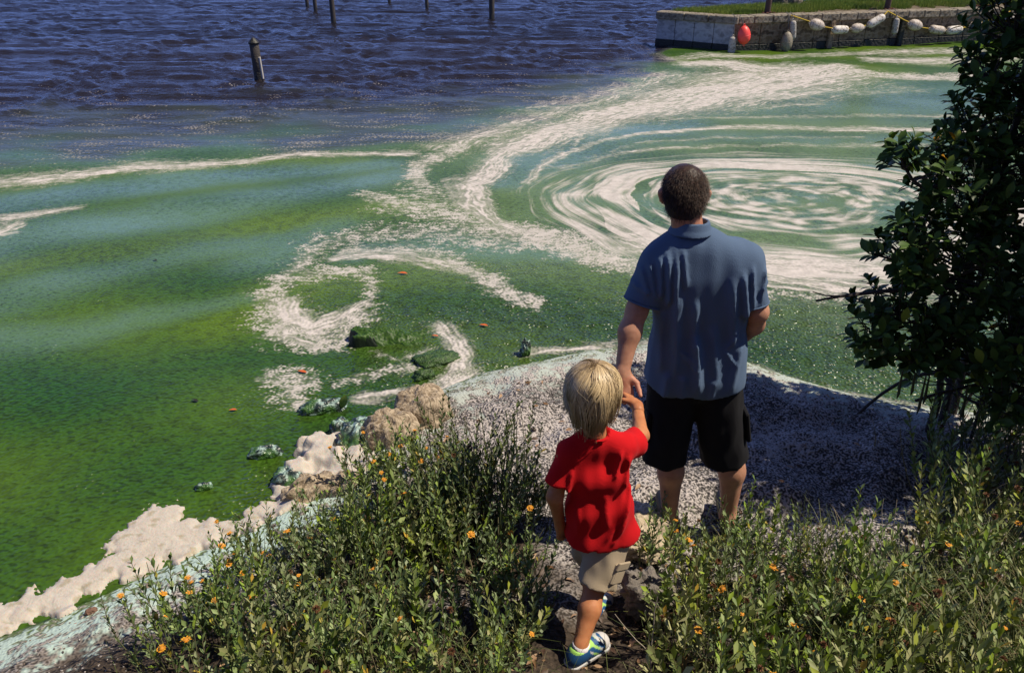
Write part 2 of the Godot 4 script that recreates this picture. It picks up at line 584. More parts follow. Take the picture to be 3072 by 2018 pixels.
func lay_foam() -> void:
	stamp(0,0.78,[Vector3(-6.80,-9.34,0.213),Vector3(-6.28,-9.52,0.171),Vector3(-5.90,-9.61,0.192),Vector3(-5.54,-9.73,0.193),Vector3(-5.21,-9.96,0.154),Vector3(-4.85,-10.15,0.201),Vector3(-4.32,-10.21,0.177),Vector3(-3.81,-10.38,0.134),Vector3(-3.29,-10.57,0.114),Vector3(-2.75,-10.74,0.093),Vector3(-2.01,-10.87,0.093),Vector3(-1.45,-10.87,0.139)])
	stamp(0,0.80,[Vector3(-5.80,-8.19,0.134),Vector3(-5.52,-8.19,0.132),Vector3(-5.21,-8.30,0.132),Vector3(-4.87,-8.47,0.067)])
	stamp(0,0.80,[Vector3(-5.57,-7.79,0.154),Vector3(-5.32,-7.83,0.137),Vector3(-5.23,-7.99,0.078)])
	stamp(0,0.62,[Vector3(3.24,-16.83,0.368),Vector3(2.37,-15.56,0.405),Vector3(1.61,-14.56,0.435),Vector3(0.94,-13.67,0.455),Vector3(0.41,-12.87,0.438),Vector3(-0.07,-12.16,0.366),Vector3(-0.50,-11.63,0.338),Vector3(-0.79,-11.15,0.337)])
	stamp(1,0.72,[Vector3(-0.79,-11.15,0.182),Vector3(-1.05,-10.65,0.163),Vector3(-1.20,-10.17,0.145),Vector3(-1.23,-9.70,0.139),Vector3(-1.06,-9.34,0.125)])
	stamp(0,0.98,[Vector3(7.13,-17.87,0.249),Vector3(6.29,-17.03,0.843),Vector3(5.13,-16.08,1.092),Vector3(4.11,-15.35,1.032),Vector3(3.13,-14.44,0.792),Vector3(2.24,-13.60,0.596),Vector3(1.44,-12.87,0.441),Vector3(0.85,-12.16,0.395),Vector3(0.31,-11.51,0.331),Vector3(0.00,-11.03,0.307)])
	stamp(0,0.95,[Vector3(0.00,-11.03,0.204),Vector3(-0.17,-10.38,0.193),Vector3(-0.38,-9.79,0.184),Vector3(-0.57,-9.34,0.187),Vector3(-0.49,-8.77,0.148),Vector3(-0.23,-8.19,0.121),Vector3(0.04,-7.79,0.116)])
	stamp(1,0.85,[Vector3(0.04,-7.79,0.230),Vector3(0.35,-7.55,0.218),Vector3(0.67,-7.28,0.205),Vector3(0.94,-7.01,0.172),Vector3(1.15,-6.81,0.165)])
	stamp(0,0.92,[Vector3(3.98,-18.09,0.363),Vector3(4.71,-18.20,0.433),Vector3(5.16,-17.44,0.460),Vector3(5.76,-17.34,0.517)])
	stamp(0,0.80,[Vector3(8.10,-18.67,0.273),Vector3(9.20,-18.55,0.484),Vector3(10.32,-18.67,0.358),Vector3(11.09,-18.85,0.370)])
	stamp(1,0.80,[Vector3(6.97,-17.44,0.237),Vector3(7.57,-16.69,0.334),Vector3(8.54,-16.54,0.336),Vector3(9.65,-16.69,0.292)])
	stamp(0,0.62,[Vector3(3.60,-18.85,0.260),Vector3(4.47,-19.28,0.206),Vector3(5.97,-18.97,0.203),Vector3(8.19,-19.66,0.300),Vector3(10.92,-20.06,0.409)])
	stamp(0,0.80,[Vector3(0.21,-9.43,0.053),Vector3(0.39,-10.04,0.060),Vector3(0.65,-10.80,0.057),Vector3(1.31,-11.51,0.064),Vector3(1.99,-11.94,0.069),Vector3(2.68,-12.16,0.086),Vector3(3.49,-12.27,0.104),Vector3(4.67,-12.24,0.122),Vector3(5.81,-12.16,0.140),Vector3(7.17,-11.99,0.159)])
	stamp(0,0.55,[Vector3(1.40,-12.43,0.059),Vector3(2.82,-12.87,0.064),Vector3(4.24,-13.02,0.084),Vector3(6.21,-13.09,0.089),Vector3(7.71,-13.02,0.092)])
	stamp(0,0.50,[Vector3(0.61,-10.08,0.060),Vector3(1.54,-10.87,0.070),Vector3(2.48,-11.15,0.061),Vector3(4.03,-11.26,0.078),Vector3(5.41,-11.19,0.080),Vector3(6.66,-11.03,0.082)])
	stamp(0,0.40,[Vector3(0.93,-10.59,0.044),Vector3(1.91,-11.38,0.051),Vector3(3.22,-11.68,0.054),Vector3(5.11,-11.68,0.057)])
	stamp(0,0.50,[Vector3(2.38,-14.56,0.119),Vector3(3.66,-13.50,0.071),Vector3(5.27,-14.01,0.117)])
	stamp(0,0.40,[Vector3(5.38,-15.56,0.235),Vector3(6.21,-14.94,0.223),Vector3(7.33,-15.35,0.288)])
	stamp(0,0.90,[Vector3(1.21,-7.49,0.241),Vector3(1.71,-7.20,0.274),Vector3(2.28,-6.98,0.266),Vector3(2.83,-6.83,0.219),Vector3(3.41,-6.78,0.200)])
	stamp(0,0.85,[Vector3(2.30,-6.63,0.204),Vector3(2.72,-6.49,0.181),Vector3(3.06,-6.37,0.139),Vector3(3.41,-6.30,0.100)])
	stamp(1,0.50,[Vector3(2.06,-6.17,0.108),Vector3(2.61,-6.17,0.111),Vector3(3.16,-6.17,0.095)])
	stamp(1,0.62,[Vector3(-1.70,-8.93,0.099),Vector3(-1.16,-8.57,0.243),Vector3(-0.65,-8.26,0.311),Vector3(-0.27,-7.86,0.259),Vector3(0.13,-7.49,0.167)])
	stamp(1,0.50,[Vector3(-1.18,-9.17,0.204),Vector3(-0.77,-8.54,0.289),Vector3(-0.41,-7.99,0.227)])
	stamp(1,0.52,[Vector3(-2.05,-7.04,0.111),Vector3(-1.85,-7.49,0.196),Vector3(-1.46,-7.73,0.205),Vector3(-1.02,-7.79,0.206),Vector3(-0.48,-7.61,0.221),Vector3(0.04,-7.37,0.139)])
	stamp(0,0.80,[Vector3(-1.69,-7.08,0.067),Vector3(-1.50,-7.19,0.102),Vector3(-1.29,-7.21,0.136),Vector3(-1.07,-7.12,0.155),Vector3(-0.81,-6.97,0.128),Vector3(-0.56,-6.81,0.102),Vector3(-0.35,-6.63,0.078)])
	stamp(1,0.75,[Vector3(-0.57,-6.93,0.105),Vector3(-0.35,-6.68,0.118),Vector3(-0.19,-6.44,0.111),Vector3(-0.09,-6.21,0.079),Vector3(0.13,-6.07,0.067)])
	stamp(1,0.55,[Vector3(-1.56,-7.31,0.117),Vector3(-1.10,-7.31,0.185),Vector3(-0.61,-7.04,0.172)])
	stamp(1,0.62,[Vector3(-1.96,-7.37,0.094),Vector3(-2.00,-6.83,0.096),Vector3(-2.06,-6.44,0.099),Vector3(-2.00,-6.09,0.080),Vector3(-1.85,-5.76,0.091),Vector3(-1.64,-5.46,0.087),Vector3(-1.43,-5.29,0.065),Vector3(-1.28,-5.36,0.053)])
	stamp(1,0.60,[Vector3(-1.93,-6.53,0.098),Vector3(-1.71,-6.78,0.104),Vector3(-1.42,-6.73,0.101),Vector3(-1.25,-6.42,0.075),Vector3(-1.18,-6.17,0.070)])
	stamp(1,0.70,[Vector3(-2.02,-6.17,0.147),Vector3(-1.74,-5.61,0.171),Vector3(-1.41,-5.33,0.131),Vector3(-1.22,-5.76,0.139)])
	stamp(0,0.92,[Vector3(-1.90,-6.09,0.087),Vector3(-1.76,-5.84,0.106),Vector3(-1.55,-5.67,0.138),Vector3(-1.37,-5.80,0.105),Vector3(-1.22,-5.99,0.050)])
	stamp(0,0.90,[Vector3(-1.71,-5.61,0.089),Vector3(-1.48,-5.36,0.072)])
	stamp(0,0.80,[Vector3(-0.51,-5.57,0.075),Vector3(-0.40,-5.36,0.099),Vector3(-0.34,-5.16,0.096),Vector3(-0.37,-5.00,0.094),Vector3(-0.49,-4.82,0.091)])
	stamp(0,0.60,[Vector3(-1.09,-5.19,0.020),Vector3(-0.92,-5.09,0.019),Vector3(-0.74,-5.16,0.020),Vector3(-0.59,-5.29,0.027)])
	stamp(1,0.62,[Vector3(-1.23,-4.76,0.035),Vector3(-1.04,-4.88,0.055),Vector3(-0.81,-4.99,0.056),Vector3(-0.65,-5.07,0.045)])
	stamp(0,0.75,[Vector3(-1.03,-4.60,0.045),Vector3(-0.85,-4.58,0.055),Vector3(-0.69,-4.70,0.046)])
	stamp(1,0.66,[Vector3(-1.78,-4.89,0.080),Vector3(-1.62,-4.86,0.098),Vector3(-1.49,-4.82,0.091),Vector3(-1.57,-4.67,0.101),Vector3(-1.44,-4.51,0.058)])
	stamp(1,0.60,[Vector3(-0.15,-6.19,0.052),Vector3(0.00,-6.09,0.076),Vector3(0.13,-5.99,0.049)])
	stamp(0,0.85,[Vector3(0.14,-5.14,0.039),Vector3(0.45,-5.24,0.054),Vector3(0.75,-5.28,0.055),Vector3(1.02,-5.33,0.042),Vector3(1.34,-5.29,0.035)])
	stamp(0,0.90,[Vector3(1.68,-5.05,0.033),Vector3(1.82,-4.93,0.038),Vector3(1.99,-4.78,0.043),Vector3(2.16,-4.67,0.048),Vector3(2.35,-4.54,0.047),Vector3(2.60,-4.44,0.047),Vector3(2.87,-4.41,0.047),Vector3(3.35,-4.35,0.048)])
	stamp(0,0.90,[Vector3(-0.54,-4.70,0.077),Vector3(-0.40,-4.85,0.079),Vector3(-0.25,-4.97,0.056)])
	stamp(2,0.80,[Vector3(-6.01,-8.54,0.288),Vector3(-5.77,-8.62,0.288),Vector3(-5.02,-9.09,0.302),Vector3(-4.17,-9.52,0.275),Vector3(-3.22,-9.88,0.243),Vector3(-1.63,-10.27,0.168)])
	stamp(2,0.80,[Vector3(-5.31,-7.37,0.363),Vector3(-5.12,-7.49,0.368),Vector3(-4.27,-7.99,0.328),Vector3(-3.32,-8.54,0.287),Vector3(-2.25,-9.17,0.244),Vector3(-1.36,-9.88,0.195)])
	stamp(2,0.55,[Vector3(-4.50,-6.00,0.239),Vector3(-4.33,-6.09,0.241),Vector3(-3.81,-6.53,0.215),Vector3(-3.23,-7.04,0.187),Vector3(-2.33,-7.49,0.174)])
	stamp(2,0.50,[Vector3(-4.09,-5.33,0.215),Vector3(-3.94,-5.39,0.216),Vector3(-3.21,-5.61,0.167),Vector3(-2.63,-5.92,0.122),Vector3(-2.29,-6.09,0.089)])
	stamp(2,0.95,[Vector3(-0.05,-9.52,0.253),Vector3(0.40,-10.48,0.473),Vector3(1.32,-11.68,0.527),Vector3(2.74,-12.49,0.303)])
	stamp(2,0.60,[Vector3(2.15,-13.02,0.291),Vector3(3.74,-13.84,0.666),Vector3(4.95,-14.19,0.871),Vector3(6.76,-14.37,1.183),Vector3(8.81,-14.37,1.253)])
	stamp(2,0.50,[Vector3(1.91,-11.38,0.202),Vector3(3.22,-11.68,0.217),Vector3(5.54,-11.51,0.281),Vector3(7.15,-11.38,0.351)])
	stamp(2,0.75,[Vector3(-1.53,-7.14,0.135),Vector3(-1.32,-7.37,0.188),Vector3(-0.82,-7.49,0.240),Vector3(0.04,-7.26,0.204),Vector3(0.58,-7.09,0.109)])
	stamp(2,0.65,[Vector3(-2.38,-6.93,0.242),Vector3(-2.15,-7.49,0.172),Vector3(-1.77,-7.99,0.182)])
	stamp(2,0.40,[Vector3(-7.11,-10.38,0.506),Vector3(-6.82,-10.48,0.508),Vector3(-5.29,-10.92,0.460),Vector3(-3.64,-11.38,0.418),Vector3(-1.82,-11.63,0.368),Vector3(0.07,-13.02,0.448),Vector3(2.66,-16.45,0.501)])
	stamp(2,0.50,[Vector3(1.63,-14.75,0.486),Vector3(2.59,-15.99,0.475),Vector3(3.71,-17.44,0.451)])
	stamp(3,0.90,[Vector3(-4.40,-9.84,0.125),Vector3(-3.51,-10.15,0.193),Vector3(-2.78,-10.36,0.174),Vector3(-2.06,-10.46,0.109)])
	stamp(3,0.70,[Vector3(-4.99,-6.83,0.172),Vector3(-4.78,-6.88,0.172),Vector3(-3.71,-7.20,0.198),Vector3(-2.79,-7.73,0.186),Vector3(-1.40,-8.54,0.151)])
	stamp(3,0.60,[Vector3(-2.15,-6.09,0.218),Vector3(-2.29,-5.61,0.205)])
	stamp(3,0.90,[Vector3(-1.66,-6.53,0.231),Vector3(-0.66,-6.63,0.234)])
	stamp(3,0.80,[Vector3(0.00,-9.01,0.230),Vector3(0.32,-9.52,0.253)])
	stamp(3,0.50,[Vector3(1.60,-11.38,0.202),Vector3(3.49,-11.51,0.212),Vector3(5.59,-11.63,0.229)])
	stamp(3,0.60,[Vector3(-0.16,-6.83,0.200),Vector3(0.62,-6.63,0.234),Vector3(0.97,-6.26,0.186)])

# ------------------------------------------------------------------ bodies: distance fields meshed as surface nets
class Field:
	var a := PackedVector3Array()
	var ba := PackedVector3Array()
	var q := PackedFloat32Array()    # 1 / squared length
	var l := PackedFloat32Array()
	var r0 := PackedFloat32Array()
	var r1 := PackedFloat32Array()
	var zs := PackedFloat32Array()
	var cut := PackedInt32Array()
	var k := PackedFloat32Array()
	var folds := []                  # [from, to, width, height] on the back, in x and y
	var bumps := []                  # [centre, radius, height]
	var grain: FastNoiseLite
	var grain_f := 0.0
	var grain_h := 0.0
	var grain_y := 0.6
	var floor_y := -1e9              # keeps what lies above
	var floor_slope := Vector3.ZERO
	var zmid := 0.0
	func cap(p0: Vector3, p1: Vector3, ra: float, rb: float, flat := 1.0, cut_ := 0, soft := 0.03) -> void:
		a.append(p0)
		var d := p1 - p0
		ba.append(d)
		q.append(1.0 / maxf(d.length_squared(), 1e-9))
		l.append(d.length())
		r0.append(ra)
		r1.append(rb)
		zs.append(flat)
		cut.append(cut_)
		k.append(soft)
	func ball(p0: Vector3, r: float, flat := 1.0, soft := 0.02) -> void:
		cap(p0, p0 + Vector3(0, 0.0001, 0), r, r, flat, 0, soft)
	func d(p: Vector3) -> float:
		var res := 1e3
		for n in a.size():
			var v := p - a[n]
			var f := zs[n]
			if f != 1.0:
				v.z *= f
				var bb := ba[n]
				bb.z *= f
				var t0 := v.dot(bb) / bb.length_squared()
				var t1 := clampf(t0, 0.0, 1.0)
				var e := (v - bb * t1).length() - lerpf(r0[n], r1[n], t1)
				if cut[n]:
					e = maxf(e, (t0 - 1.0) * l[n])
				var hh := maxf(k[n] - absf(res - e), 0.0) / k[n]
				res = minf(res, e) - hh * hh * k[n] * 0.25
			else:
				var t0 := v.dot(ba[n]) * q[n]
				var t1 := clampf(t0, 0.0, 1.0)
				var e := (v - ba[n] * t1).length() - lerpf(r0[n], r1[n], t1)
				if cut[n]:
					e = maxf(e, (t0 - 1.0) * l[n])
				var hh := maxf(k[n] - absf(res - e), 0.0) / k[n]
				res = minf(res, e) - hh * hh * k[n] * 0.25
		if absf(res) < 0.06:
			if folds.size():
				var p2 := Vector2(p.x, p.y)
				for f in folds:
					var s: Vector2 = f[0]
					var e2: Vector2 = f[1]
					var ab := e2 - s
					var u := clampf((p2 - s).dot(ab) / ab.length_squared(), 0.0, 1.0)
					var dd := (p2 - s - ab * u).length() / float(f[2])
					if dd < 2.5 and (p.z - zmid) * float(f[4]) > -0.03:
						res -= float(f[3]) * 1.6 * exp(-dd * dd) * smoothstep(0.0, 0.2, u) * (1.0 - smoothstep(0.75, 1.0, u)) * smoothstep(-0.03, 0.03, (p.z - zmid) * float(f[4]))
			for b in bumps:
				var e3: Vector3 = (p - b[0]) / b[1]
				var m := e3.length_squared()
				if m < 4.0:
					res -= float(b[2]) * exp(-m * 1.6)
			if grain_h > 0.0:
				res -= grain.get_noise_3d(p.x * grain_f, p.y * grain_f * grain_y, p.z * grain_f) * grain_h
		if floor_y > -1e8:
			res = maxf(res, floor_y + floor_slope.dot(p) - p.y)
		return res

func nets(lo: Vector3, hi: Vector3, c: float, f: Callable, tint = null) -> ArrayMesh:
	var n := Vector3i(((hi - lo) / c).ceil()) + Vector3i.ONE
	n = Vector3i((n.x + 3) / 4 * 4, (n.y + 3) / 4 * 4, (n.z + 3) / 4 * 4)
	var sx := n.x + 1
	var sxy := (n.x + 1) * (n.y + 1)
	var val := PackedFloat32Array()
	val.resize(sxy * (n.z + 1))
	val.fill(9e9)
	var blocks := []
	for bz in range(0, n.z, 4):
		for by in range(0, n.y, 4):
			for bx in range(0, n.x, 4):
				var dc: float = f.call(lo + Vector3(bx + 2, by + 2, bz + 2) * c)
				if absf(dc) > c * 6.4 + 0.012:
					continue
				blocks.append(Vector3i(bx, by, bz))
				for z in range(bz, bz + 5):
					for y in range(by, by + 5):
						for x in range(bx, bx + 5):
							var id := z * sxy + y * sx + x
							if val[id] > 8e9:
								val[id] = f.call(lo + Vector3(x, y, z) * c)
	var m := MB.new()
	var index := {}
	var off := [0, 1, sx, sx + 1, sxy, sxy + 1, sxy + sx, sxy + sx + 1]
	for b in blocks:
		for z in range(b.z, b.z + 4):
			for y in range(b.y, b.y + 4):
				for x in range(b.x, b.x + 4):
					var id: int = z * sxy + y * sx + x
					var mask := 0
					for k in 8:
						if val[id + off[k]] < 0.0:
							mask |= 1 << k
					if mask == 0 or mask == 255:
						continue
					var sum := Vector3.ZERO
					var cnt := 0
					for ax in 3:
						var step := 1 << ax
						for k in 8:
							if k & step:
								continue
							var v0 := val[id + off[k]]
							var v1 := val[id + off[k | step]]
							if (v0 < 0.0) != (v1 < 0.0):
								var pt := Vector3(k & 1, (k >> 1) & 1, (k >> 2) & 1)
								pt[ax] += v0 / (v0 - v1)
								sum += pt
								cnt += 1
					var p := lo + (Vector3(x, y, z) + sum / cnt) * c
					if tint != null:
						m.col = tint.call(p)
					index[id] = m.vert(p)
	var st := [1, sx, sxy]
	for id in index:
		for ax in 3:
			var e0 := val[id]
			var e1: float = val[id + st[ax]]
			if (e0 < 0.0) == (e1 < 0.0):
				continue
			var u: int = st[(ax + 1) % 3]
			var w: int = st[(ax + 2) % 3]
			if not (index.has(id - u) and index.has(id - w) and index.has(id - u - w)):
				continue
			if e0 < 0.0:
				m.quad(index[id], index[id - w], index[id - u - w], index[id - u])
			else:
				m.quad(index[id], index[id - u], index[id - u - w], index[id - w])
	return m.done()

var cloth_tex: ImageTexture
func cloth(c: Color, per_metre: float, cm := 0.12) -> StandardMaterial3D:
	var m := material(c, 0.9, 0.25)
	m.rim_enabled = true
	m.rim = 0.25
	m.rim_tint = 0.6
	return relief(m, cloth_tex, cm, per_metre, false)

func hand(f: Field, wrist: Vector3, down: Vector3, palm: Vector3, thumb: Vector3, s: float, curl: Array) -> void:
	# down: from the wrist to the knuckles; palm: the way the palm faces; thumb: the side the thumb is on
	var k0 := wrist + down * 0.09 * s
	f.cap(wrist, wrist + down * 0.03 * s, 0.026 * s, 0.026 * s, 1.0, 0, 0.02 * s)
	for j in 4:
		var off := thumb * (0.030 - 0.020 * j) * s
		f.cap(wrist + down * 0.025 * s + off * 0.6, k0 + off, 0.014 * s, 0.0125 * s, 1.0, 0, 0.016 * s)
	for j in 4:
		var off := thumb * (0.030 - 0.020 * j) * s
		var len: float = [0.072, 0.080, 0.074, 0.058][j] * s
		var p := k0 + off
		var ang := 0.0
		for b in 3:
			ang += float(curl[b])
			var dir := (down * cos(ang) + palm * sin(ang)).normalized()
			var l: float = len * [0.48, 0.30, 0.24][b]
			var r: float = [0.0095, 0.0088, 0.0078][b] * s
			f.cap(p, p + dir * l, r, r * 0.92, 1.0, 0, 0.004 * s)
			p += dir * l
	var base := wrist + down * 0.02 * s + thumb * 0.026 * s
	var t1 := base + (thumb * 0.6 + down * 0.7 + palm * 0.35).normalized() * 0.045 * s
	f.cap(base, t1, 0.017 * s, 0.012 * s, 1.0, 0, 0.016 * s)
	var t2 := t1 + (down * 0.9 + palm * 0.45 + thumb * 0.1).normalized() * 0.034 * s
	f.cap(t1, t2, 0.0108 * s, 0.0098 * s, 1.0, 0, 0.006 * s)
	f.cap(t2, t2 + (down * 0.8 + palm * 0.6).normalized() * 0.026 * s, 0.0096 * s, 0.0075 * s, 1.0, 0, 0.004 * s)

func head(f: Field, c: Vector3, s: float) -> void:   # a face that looks along -z; c: the middle of the skull
	f.cap(c + Vector3(0, 0.012, 0.018) * s, c + Vector3(0, 0.018, -0.03) * s, 0.081 * s, 0.074 * s, 1.0, 0, 0.03 * s)
	f.cap(c + Vector3(0, 0.05, 0.01) * s, c + Vector3(0, 0.045, -0.02) * s, 0.072 * s, 0.068 * s, 1.0, 0, 0.03 * s)
	f.cap(c + Vector3(0, -0.03, -0.045) * s, c + Vector3(0, -0.088, -0.06) * s, 0.054 * s, 0.033 * s, 1.0, 0, 0.04 * s)
	f.cap(c + Vector3(0, -0.005, -0.095) * s, c + Vector3(0, -0.042, -0.115) * s, 0.010 * s, 0.014 * s, 1.0, 0, 0.015 * s)
	for e in [-1.0, 1.0]:
		f.cap(c + Vector3(e * 0.014, 0.012, -0.098) * s, c + Vector3(e * 0.046, 0.012, -0.083) * s, 0.009 * s, 0.008 * s, 1.0, 0, 0.015 * s)
		f.cap(c + Vector3(e * 0.018, -0.065, -0.098) * s, c + Vector3(0, -0.064, -0.105) * s, 0.007 * s, 0.008 * s, 1.0, 0, 0.01 * s)
		# ears
		f.cap(c + Vector3(e * 0.087, 0.020, 0.006) * s, c + Vector3(e * 0.076, -0.026, -0.004) * s, 0.017 * s, 0.010 * s, 1.0, 0, 0.010 * s)
		f.cap(c + Vector3(e * 0.096, 0.016, 0.016) * s, c + Vector3(e * 0.088, -0.016, 0.006) * s, 0.010 * s, 0.008 * s, 1.0, 0, 0.006 * s)

func strand(b: MB, pts: PackedVector3Array, w: float, out: Vector3, root = null) -> void:
	var tipc := b.col
	var last := -1
	var n := pts.size()
	for k in n:
		var dir := (pts[mini(k + 1, n - 1)] - pts[maxi(k - 1, 0)]).normalized()
		var side := dir.cross(out).normalized()
		var ww := w * (1.0 - 0.75 * float(k) / (n - 1))
		if root != null:
			b.col = root.lerp(tipc, smoothstep(0.0, 0.45, float(k) / (n - 1))) * (1.0 - 0.45 * smoothstep(0.62, 1.0, float(k) / (n - 1)))
		var i0 := b.vert(pts[k] - side * ww)
		var i1 := b.vert(pts[k] + side * ww * 0.2 + out * w * 0.5)
		b.vert(pts[k] + side * ww)
		if last >= 0:
			b.quad(last, last + 1, i1, i0)
			b.quad(last + 1, last + 2, i1 + 1, i1)
		last = i0

func build_man() -> void:
	var t := thing("person", "man in a blue polo shirt and black shorts seen from behind, holding the child's hand", "person", Vector3(0.93, 0.19, -3.09))
	var skin := painted(0.55, 0.4)
	skin.subsurf_scatter_enabled = true
	skin.subsurf_scatter_strength = 0.08
	var tone := func(p: Vector3) -> Color:
		var v := n1.get_noise_3d(p.x * 40.0, p.y * 40.0, p.z * 40.0) * 0.05 + n1.get_noise_3d(p.x * 9.0, p.y * 9.0, p.z * 9.0) * 0.06
		var red := 0.04 if p.y > 1.5 or (p.y < 1.0 and p.y > 0.8) else 0.0
		return Color(0.44 + v + red, 0.225 + v * 0.6, 0.145 + v * 0.4)
	# head, neck, arms and legs are one continuous mesh
	var f := Field.new()
	var hc := Vector3(-0.236, 1.70, -0.015)
	head(f, hc, 1.04)
	f.cap(Vector3(-0.19, 1.46, 0.02), Vector3(-0.226, 1.63, 0.018), 0.068, 0.062, 1.0, 0, 0.03)
	f.cap(Vector3(-0.30, 1.42, 0.02), Vector3(0.03, 1.42, 0.02), 0.05, 0.05, 1.0, 0, 0.04)
	f.cap(Vector3(-0.13, 1.38, 0.0), Vector3(-0.10, 1.0, -0.01), 0.075, 0.075, 1.0, 0, 0.04)
	f.cap(Vector3(-0.345, 1.44, 0.02), Vector3(-0.402, 1.235, 0.075), 0.052, 0.043, 1.0, 0, 0.03)
	f.cap(Vector3(-0.402, 1.235, 0.075), Vector3(-0.432, 1.15, 0.115), 0.044, 0.046, 1.0, 0, 0.03)
	f.cap(Vector3(-0.432, 1.15, 0.115), Vector3(-0.468, 1.0, 0.205), 0.046, 0.029, 1.0, 0, 0.03)
	f.bumps.append([Vector3(-0.415, 1.235, 0.118), Vector3(0.02, 0.022, 0.02), 0.006])
	f.cap(Vector3(0.038, 1.42, 0.02), Vector3(0.109, 1.22, 0.065), 0.052, 0.044, 1.0, 0, 0.03)
	f.cap(Vector3(0.109, 1.22, 0.065), Vector3(0.122, 1.13, 0.0), 0.044, 0.046, 1.0, 0, 0.03)
	f.cap(Vector3(0.122, 1.13, 0.0), Vector3(0.085, 0.945, -0.13), 0.045, 0.030, 1.0, 0, 0.03)
	f.cap(Vector3(-0.10, 0.98, 0.0), Vector3(-0.11, 0.9, 0.0), 0.11, 0.11, 1.0, 0, 0.04)
	for s in 2:
		var hip: Vector3 = [Vector3(-0.19, 0.88, 0.0), Vector3(-0.03, 0.88, 0.0)][s]
		var knee: Vector3 = [Vector3(-0.175, 0.48, -0.015), Vector3(0.12, 0.48, -0.015)][s]
		var ank: Vector3 = [Vector3(-0.150, 0.085, 0.02), Vector3(0.142, 0.085, 0.02)][s]
		f.cap(hip, knee, 0.085, 0.058, 1.0, 0, 0.04)
		f.cap(knee, knee.lerp(ank, 0.35) + Vector3(0, 0, 0.018), 0.055, 0.060, 1.0, 0, 0.03)
		f.cap(knee.lerp(ank, 0.35) + Vector3(0, 0, 0.018), ank, 0.060, 0.037, 1.0, 0, 0.03)
		f.cap(ank, ank + Vector3(0.01, -0.045, 0.035), 0.036, 0.034, 1.0, 0, 0.02)
		f.cap(ank + Vector3(0.0, -0.02, 0.0), ank + Vector3(0.01 + 0.02 * s, -0.055, -0.17), 0.038, 0.030, 1.0, 0, 0.03)
	hand(f, Vector3(0.085, 0.945, -0.13), Vector3(-0.35, -0.75, -0.35).normalized(), Vector3(-0.9, 0.35, -0.1).normalized(), Vector3(-0.2, 0.2, -0.95).normalized(), 0.95, [0.25, 0.4, 0.3])
	part("body", nets(Vector3(-0.52, -0.02, -0.25), Vector3(0.24, 1.88, 0.24), 0.0105, f.d, tone), skin, t)
	var hf := Field.new()
	hand(hf, Vector3(-0.468, 1.005, 0.203), Vector3(0.10, -0.86, 0.50).normalized(), Vector3(0.10, 0.48, 0.86).normalized(), Vector3(0.99, 0.10, -0.05).normalized(), 1.02, [0.55, 0.9, 0.7])
	hf.cap(Vector3(-0.455, 1.05, 0.175), Vector3(-0.468, 1.0, 0.205), 0.034, 0.029, 1.0, 0, 0.02)
	part("hand", nets(Vector3(-0.56, 0.84, 0.12), Vector3(-0.36, 1.06, 0.38), 0.004, hf.d, tone), skin, t)
	# hair: a close shell with short tufts
	var hair_m := painted(0.55, 0.4)
	var h := Field.new()
	h.cap(hc + Vector3(0, 0.012, 0.019) * 1.04, hc + Vector3(0, 0.018, -0.03) * 1.04, 0.0885, 0.080, 1.0, 0, 0.03)
	h.cap(hc + Vector3(0, 0.055, 0.012), hc + Vector3(0, 0.052, -0.026), 0.078, 0.073, 1.0, 0, 0.03)
	h.cap(hc + Vector3(0, -0.045, 0.034), hc + Vector3(0, -0.062, 0.038), 0.064, 0.060, 1.0, 0, 0.03)
	h.grain = n1
	h.grain_f = 70.0
	h.grain_h = 0.0016
	var hair_d := func(p: Vector3) -> float:
		var z := p.z - hc.z
		var line := hc.y - 0.070 + 0.105 * smoothstep(0.02, -0.075, z) + 0.022 * smoothstep(0.05, 0.08, absf(p.x - hc.x)) * smoothstep(0.06, -0.02, z)
		var ear := Vector2(p.y - hc.y + 0.014, (p.z - hc.z + 0.004) * 1.1).length() - 0.036
		if absf(p.x - hc.x) < 0.05:
			ear = 1.0
		return maxf(maxf(h.d(p), line - p.y), -ear)
	var hair_c := func(p: Vector3) -> Color:
		var v := n1.get_noise_3d(p.x * 120.0, p.y * 60.0, p.z * 120.0)
		return Color(0.020, 0.011, 0.008).lerp(Color(0.055, 0.030, 0.020), clampf(0.4 + v, 0.0, 1.0))
	var ho := part("hair", nets(hc - Vector3(0.12, 0.12, 0.13), hc + Vector3(0.12, 0.16, 0.14), 0.005, hair_d, hair_c), hair_m, t)
	var tufts := MB.new()
	var hr := RandomNumberGenerator.new()
	hr.seed = 4
	for k in 9000:
		var dirv := Vector3(hr.randfn(), hr.randfn() * 0.9 + 0.25, hr.randfn() * 0.9 + 0.4).normalized()
		var p := hc + Vector3(0, 0.02, 0)
		for it in 14:
			var dd: float = hair_d.call(p)
			if dd > -0.0015:
				break
			p += dirv * maxf(-dd * 0.8, 0.003)
		if p.y < hc.y - 0.076 + 0.02 * hr.randf():
			continue
		var v := hr.randf()
		tufts.col = Color(0.018, 0.010, 0.007).lerp(Color(0.105, 0.055, 0.034), v * v)
		var lean := (dirv * 0.35 + Vector3(hr.randfn() * 0.25, -0.75 + 0.2 * hr.randfn(), 0.25)).normalized()
		strand(tufts, PackedVector3Array([p - dirv * 0.003, p + (lean + dirv * 0.12) * 0.008, p + (lean + dirv * 0.04) * 0.018]), 0.0007, dirv)
	part("hair_tufts", tufts.done(), hair_m, ho)
	# shirt
	var s := Field.new()
	s.zmid = 0.02
	s.cap(Vector3(-0.30, 1.420, 0.02), Vector3(0.030, 1.420, 0.02), 0.080, 0.080, 1.1, 0, 0.03)
